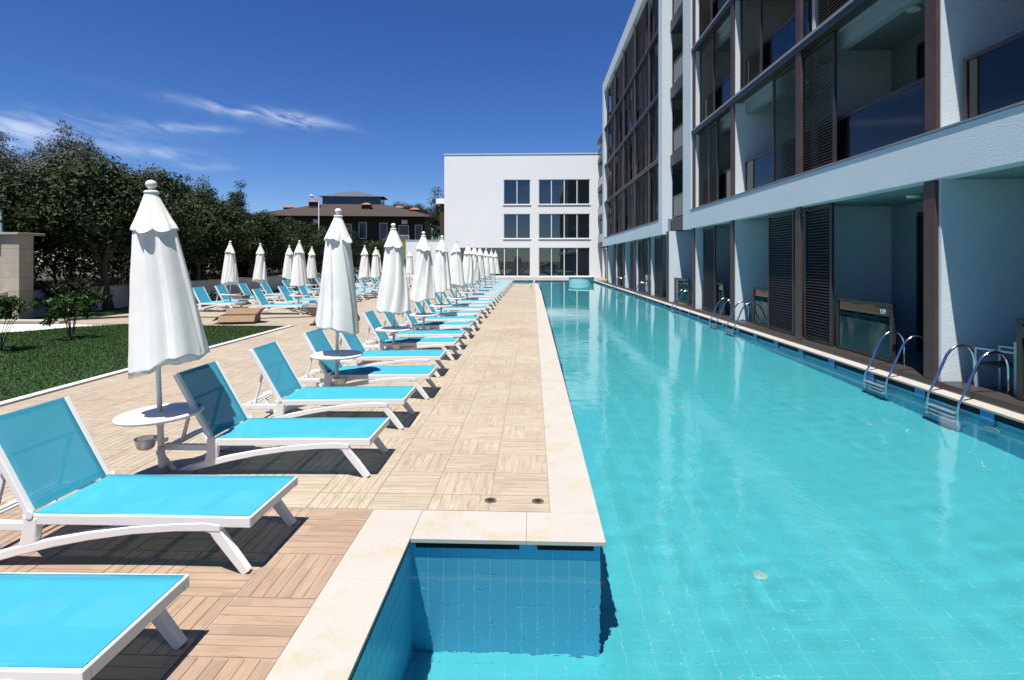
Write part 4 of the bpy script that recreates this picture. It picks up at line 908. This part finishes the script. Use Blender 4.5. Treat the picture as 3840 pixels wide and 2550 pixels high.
# understorey hedge behind the wall, built in bays
HB = leafmesh('foliage', *(lambda q: (q[0], M['hedge'], q[1]))(leaf_cloud(80, 60, (1.7, 2.6, 1.5), .10, 41, .3, .4, (.2, 1), 1, .4)))
for k, (x, y, z) in enumerate([(-22.5, 16, 2), (-22.4, 20.5, 1.9), (-22.3, 25, 2), (-22.2, 29.5, 2), (-22, 34, 2), (-21.8, 38.5, 1.9), (-21.5, 43, 1.9), (-20.6, 48, 1.9), (-19.4, 53, 1.8), (-25.5, 22, 2.6), (-25, 32, 2.8), (-27, 15, 2.6)]):
    t = thing('hedge_shrub', (x, y, .8), 'dense dark shrub behind the low garden wall, %s from the near end' % ORD[k], 'shrub', 'dark understorey shrubs'); c = link('foliage', HB, t, (0, 0, z - .8), (0, 0, k)); tag(c, kind='stuff')
    link('stem', trunk_mesh(1.0, .06, .5, 4, k), t); t.scale = (1.25, 1.25, 1.35)
# low dark bushes at the wall foot, and two young shrubs on the lawn
BB = leafmesh('foliage', *(lambda q: (q[0], M['hedge'], q[1]))(leaf_cloud(60, 60, (1.0, 1.1, .75), .07, 51, .3, .4, (.3, 1), 1, .4)))
for k, (x, y, lab) in enumerate([(-17.0, 19.9, 'low round dark bush at the wall beside the stone pier'), (-16.9, 24.6, 'low round dark bush at the wall behind the nearest parasol')]):
    t = thing('bush', (x, y, 0), lab, 'bush', 'low bushes by the wall'); tag(link('foliage', BB, t, (0, 0, .62), (0, 0, k * 2)), kind='stuff'); link('stem', trunk_mesh(.5, .05, .4, 5, 60 + k), t)
for k, (x, y, h, lab) in enumerate([(-12.0, 13.95, 1.0, 'young leafy shrub standing on the lawn in front of the white path'), (-12.05, 12.0, 1.1, 'young leafy shrub at the left edge of the lawn')]):
    V, ti = leaf_cloud(34, 34, (.56, .56, .40), .062, 70 + k, .5, .38, (.35, 1.05), 1, .30); t = thing('lawn_shrub', (x, y, 0), lab, 'shrub', 'young shrubs on the lawn')
    tag(link('foliage', leafmesh('foliage', V, M['shrub'], ti), t, (0, 0, .82 * h)), kind='stuff')
    mb = MB(); r = random.Random(k)
    for i in range(11):
        a = r.uniform(0, 6.28); q = r.uniform(.2, .5); mb.tube([(math.cos(a) * .06, math.sin(a) * .06, 0), (math.cos(a) * q * .4, math.sin(a) * q * .4, .4), (math.cos(a) * q, math.sin(a) * q, .9 * h)], [.011, .008, .004], 6)
    mb.build('stems', M['bark'], t)

# ------------------------------------------------------------------ low wall, terrace, stone pier
tag(sheet([(-60, -18.15, 8, 110)], .82).build('terrace_ground', M['terrace']), kind='structure')
w_ = thing('garden_wall', (-18.05, 36, 0), 'low white garden wall in the shade of the trees', 'wall'); o = box(-18.16, -17.95, 17.5, 64, -.06, .92).build('wall_body', M['smoothwall'], w_); o.location = -Vector(w_.location); o = box(-18.2, -17.9, 17.5, 64, .922, .96).build('wall_cap', M['kerb'], w_); o.location = -Vector(w_.location)
pr = thing('stone_pier', (-17.7, 18.7, 0), 'tall beige stone outdoor fireplace pier with flat cap at the left edge', 'pier'); po = Vector(pr.location)
def pp(n, m, *a):
    o = box(*a).build(n, m, pr, bevel=.008); o.location = -po
po = po + Vector((.52, 0, 0))
for r_ in range(6):
    z = .0 + r_ * .485
    pp('stone_panel', M['beige'], -17.62, -16.98, 18.2, 18.75, z, z + .48)
    pp('stone_panel', M['beige'], -18.02, -17.625, 18.32, 18.75, z, z + .48)
pp('back_wall', M['beige'], -20.6, -18.03, 18.74, 19.1, 0, 2.9); pp('cap', M['coping'], -20.7, -16.92, 18.1, 19.15, 2.912, 2.99); pp('hearth', M['beige'], -20.5, -18.04, 18.25, 18.73, 0, .5)
o = MB().tube([(-18.02, 18.6, 2.99), (-18.02, 18.6, 3.6)], .075, 14).tube([(-18.02, 18.6, 3.59), (-18.02, 18.6, 3.75)], .045, 12).build('flue_pipe', M['chrome'], pr); o.location = -po
# wire fence posts behind wall
for k in range(9):
    o = MB().tube([(-18.6, 19 + k * 4.2, .8), (-18.6, 19 + k * 4.2, 2.2)], .03, 8).build('fence_post', M['bronze']); tag(o, 'slim dark fence post behind the garden wall, %s from the left' % ORD[k], 'post', 'fence posts')

# ------------------------------------------------------------------ things lying about
def carton(name, loc, sx, sy, sz, rz, label, flaps):
    t = thing(name, loc, label, 'box', 'cardboard boxes on the deck', rz); d = .006
    MB().box(-sx, sx, -sy, -sy + d, 0, sz).box(-sx, sx, sy - d, sy, 0, sz).box(-sx, -sx + d, -sy + d, sy - d, 0, sz).box(sx - d, sx, -sy + d, sy - d, 0, sz).box(-sx + d, sx - d, -sy + d, sy - d, .001, .007).build('carton_body', M['card'], t)
    for ax_, sgn, ang in flaps:
        if ax_ == 'y': o = box(-sx, sx, 0, sy * .8, -d / 2, d / 2).build('flap', M['card'], t); o.location = (0, sgn * sy, sz + .003); o.rotation_euler = (ang, 0, 0 if sgn > 0 else math.pi)
        else: o = box(-sy, sy, 0, sx * .5, -d / 2, d / 2).build('flap', M['card'], t); o.location = (sgn * sx, 0, sz + .003); o.rotation_euler = (ang, 0, -math.pi / 2 if sgn > 0 else math.pi / 2)
    return t
b1 = carton('cardboard_box', (-9.55, 17.7, 0), .55, .30, .26, rad(12), 'open cardboard box with folded flaps at the lawn corner', [('y', 1, .9), ('y', -1, -.9), ('x', -1, -.7), ('x', 1, .9)])
carton('cardboard_box', (-13.6, 25.0, 0), .42, .3, .42, rad(-5), 'closed brown cardboard box behind the third row parasol', [('y', 1, math.pi - .02), ('y', -1, math.pi - .02)])
tag(MB().tube([(-13.4 + i * .34, 19.55 + .25 * math.sin(i * .45) + .12 * math.sin(i * 1.1) - .5 * math.sin(math.pi * i / 17), .018) for i in range(18)], .016, 8).build('garden_hose', M['hose'], smooth=True), 'black hose lying in a curve across the deck before the loungers', 'hose')
wb = thing('wheelbarrow', (-6.55, 17.3, 0), 'rusty grey wheelbarrow half hidden by the second parasol', 'wheelbarrow', rz=rad(15))
vs = [(-.42, -.24, .34), (.30, -.22, .30), (.30, .22, .30), (-.42, .24, .34), (-.62, -.36, .60), (.52, -.33, .56), (.52, .33, .56), (-.62, .36, .60)]
MB().add(vs + [(x * .97, y * .95, z + .015) for x, y, z in vs], [(0, 3, 2, 1), (0, 1, 5, 4), (1, 2, 6, 5), (2, 3, 7, 6), (3, 0, 4, 7), (8, 9, 10, 11), (8, 12, 13, 9), (9, 13, 14, 10), (10, 14, 15, 11), (11, 15, 12, 8), (4, 5, 13, 12), (5, 6, 14, 13), (6, 7, 15, 14), (7, 4, 12, 15)]).build('tray', M['barrow'], wb)
for s in (-1, 1):
    MB().tube([(.85, s * .05, .18), (.3, s * .18, .29), (-.4, s * .24, .33), (-1.05, s * .28, .52)], .018, 8).build('handle', M['rust'], wb, smooth=True); MB().tube([(-.25, s * .22, .31), (-.38, s * .25, .0)], .02, 8).build('leg', M['rust'], wb)
o = MB().lathe([(.03, -.035), (.14, -.035), (.175, -.02), (.18, 0), (.175, .02), (.14, .035), (.03, .035)], 24).build('wheel', M['tyre'], wb); o.location = (.85, 0, .18); o.rotation_euler = (math.pi / 2, 0, 0)
tag(MB().lathe([(.02, 0), (.30, .0), (.36, .2), (.33, .42), (.2, .52), (.02, .55)], 14).build('green_sack', M['green'], smooth=True), 'green plastic sack by the wall behind the first parasol of the third row', 'sack').location = (-15.4, 26.2, 0)
tag(MB().tube([(-15.9, 18.0, .03), (-14.2, 18.9, .06)], .03, 8).build('bamboo_cane', M['dry']), 'bamboo cane lying on the grass beside the white path', 'cane')

# ------------------------------------------------------------------ brown roofed building, lamp post
hb = thing('apartment_building', (-35.2, 96, 0), 'dark olive apartment house with a wide brown hipped roof beyond the trees', 'building', rz=rad(7)); 
def hbx(n, m, *a): return box(*a).build(n, m, hb)
hbx('wall', M['olivewall'], -12, 16, 0, 20, 0, 9.9)
rv = [(-14.5, -1.8, 9.75), (18.5, -1.8, 9.75), (18.5, 22, 9.75), (-14.5, 22, 9.75), (-3, 8, 12.9), (7, 8, 12.9), (7, 12, 12.9), (-3, 12, 12.9)]
MB().add(rv, [(0, 1, 5, 4), (1, 2, 6, 5), (2, 3, 7, 6), (3, 0, 4, 7), (4, 5, 6, 7), (3, 2, 1, 0)]).build('roof', M['roof'], hb)
hbx('lantern', M['doorglass'], -3.6, 7.2, 7.6, 12.4, 12.6, 14.1)
for i in range(8): hbx('lantern_post', M['track'], -3.65 + i * 1.53, -3.57 + i * 1.53, 7.5, 7.58, 12.7, 14.15)
MB().add([(-4.3, 7, 14.15), (7.9, 7, 14.15), (7.9, 13, 14.15), (-4.3, 13, 14.15), (1.8, 9.5, 15.5), (1.9, 10.5, 15.5)], [(0, 1, 4), (1, 2, 5, 4), (2, 3, 5), (3, 0, 4, 5), (3, 2, 1, 0)]).build('lantern_roof', M['lanternroof'], hb)
for x, y, z in [(-9.0, 5, 11.4), (-4.4, 4.6, 12.4), (5.2, 3.8, 11.9), (10.8, 6, 11.6), (14, 3, 11.0)]:
    c = hbx('chimney', M['brick'], x - .8, x + .8, y - .6, y + .6, z - 1.5, z + .3)
    MB().add([(x - 1.0, y - .8, z + .31), (x + 1.0, y - .8, z + .31), (x + 1.0, y + .8, z + .31), (x - 1.0, y + .8, z + .31), (x - .3, y, z + .75), (x + .3, y, z + .75)], [(0, 1, 5, 4), (1, 2, 5), (2, 3, 4, 5), (3, 0, 4), (3, 2, 1, 0)]).build('chimney_cap', M['terracotta'], c)
for x, w, z0, z1 in [(-10.3, 1.0, 6.4, 9.0), (1.0, 2.2, 5.6, 8.4), (4.6, 1.2, 6.0, 8.7), (8.2, 1.2, 5.9, 8.6), (14.4, 1.1, 5.7, 8.3), (-6.8, 1.2, 6.2, 8.8), (11.5, 1.6, 5.5, 8.2)]:
    f = MB().box(x - .1, x, -.08, .0 - .002, z0 - .1, z1 + .1).box(x + w, x + w + .1, -.08, -.002, z0 - .1, z1 + .1).box(x, x + w, -.079, -.003, z1, z1 + .099).box(x, x + w, -.079, -.003, z0 - .099, z0).build('window', M['winwhite'], hb); box(x, x + w, -.04, -.005, z0, z1).build('pane', M['carglass'], f)
for x0, x1 in ((-1.5, 3.5), (10.6, 13.4)):
    b = hbx('balcony', M['limewall'], x0, x1, -1.3, -.1, 2.2, 5.4); f = MB()
    for i in range(9): f.box(x0 + i * (x1 - x0 - .06) / 8, x0 + .06 + i * (x1 - x0 - .06) / 8, -1.28, -1.2, 5.402, 6.4)
    f.box(x0, x1, -1.29, -1.19, 6.402, 6.48).build('balcony_rail', M['winwhite'], b)
for x in (-3.2, -10, 12): hbx('air_conditioner', M['winwhite'], x, x + 1.0, -.5, -.01, 8.5, 9.2)
lp = thing('street_lamp', (-25.9, 66, 0), 'grey street lamp with white head in front of the brown roof', 'lamp')
MB().tube([(0, 0, 0), (0, 0, 9.2)], [.09, .06], 10).build('pole', M['track'], lp, smooth=True); MB().tube([(0, 0, 9.2), (-.3, 0, 9.6), (-1.0, 0, 9.8)], .05, 8).build('arm', M['track'], lp); MB().lathe([(.02, -.06), (.12, -.06), (.22, .03), (.18, .12), (.05, .16)], 16).build('lamp_head', M['lamphead'], lp).location = (-.9, 0, 9.85)

# ------------------------------------------------------------------ parked car behind the camera, mirrored in the end facade glass
tag(sheet([(-30, 30, -22, -3.2)], -.05).build('car_park', M['asphalt']), kind='structure')
car = thing('parked_car', (3.9, -7, 0), 'white car mirrored in the ground floor windows of the end wing', 'car')
prof = [(-2.2, .35), (-2.25, .6), (-2.15, .85), (-1.3, .98), (-.55, 1.42), (.3, 1.48), (1.2, 1.42), (1.95, 1.05), (2.2, .95), (2.25, .55), (2.15, .32)]
nb = len(prof); vs = [(x, y * (.86 if z > 1.1 else 1), z) for y in (-.88, .88) for x, z in prof]
MB().add(vs, [tuple(range(nb))[::-1], tuple(range(nb, 2 * nb))] + [(i, (i + 1) % nb, nb + (i + 1) % nb, nb + i) for i in range(nb)]).build('body', M['carwhite'], car, bevel=.05, smooth=False)
for s in (-1, 1):
    MB().add([(-1.15, s * .845, 1.0), (1.55, s * .845, 1.02), (1.15, s * .775, 1.36), (.3, s * .77, 1.42), (-.5, s * .775, 1.36)], [(0, 1, 2, 3, 4)]).build('side_window', M['carglass'], car)
    for x in (-1.35, 1.4):
        o = MB().lathe([(.05, -.1), (.3, -.1), (.33, -.06), (.33, .06), (.3, .1), (.05, .1)], 24).build('wheel', M['tyre'], car); o.location = (x, s * .84, .33); o.rotation_euler = (math.pi / 2, 0, 0)
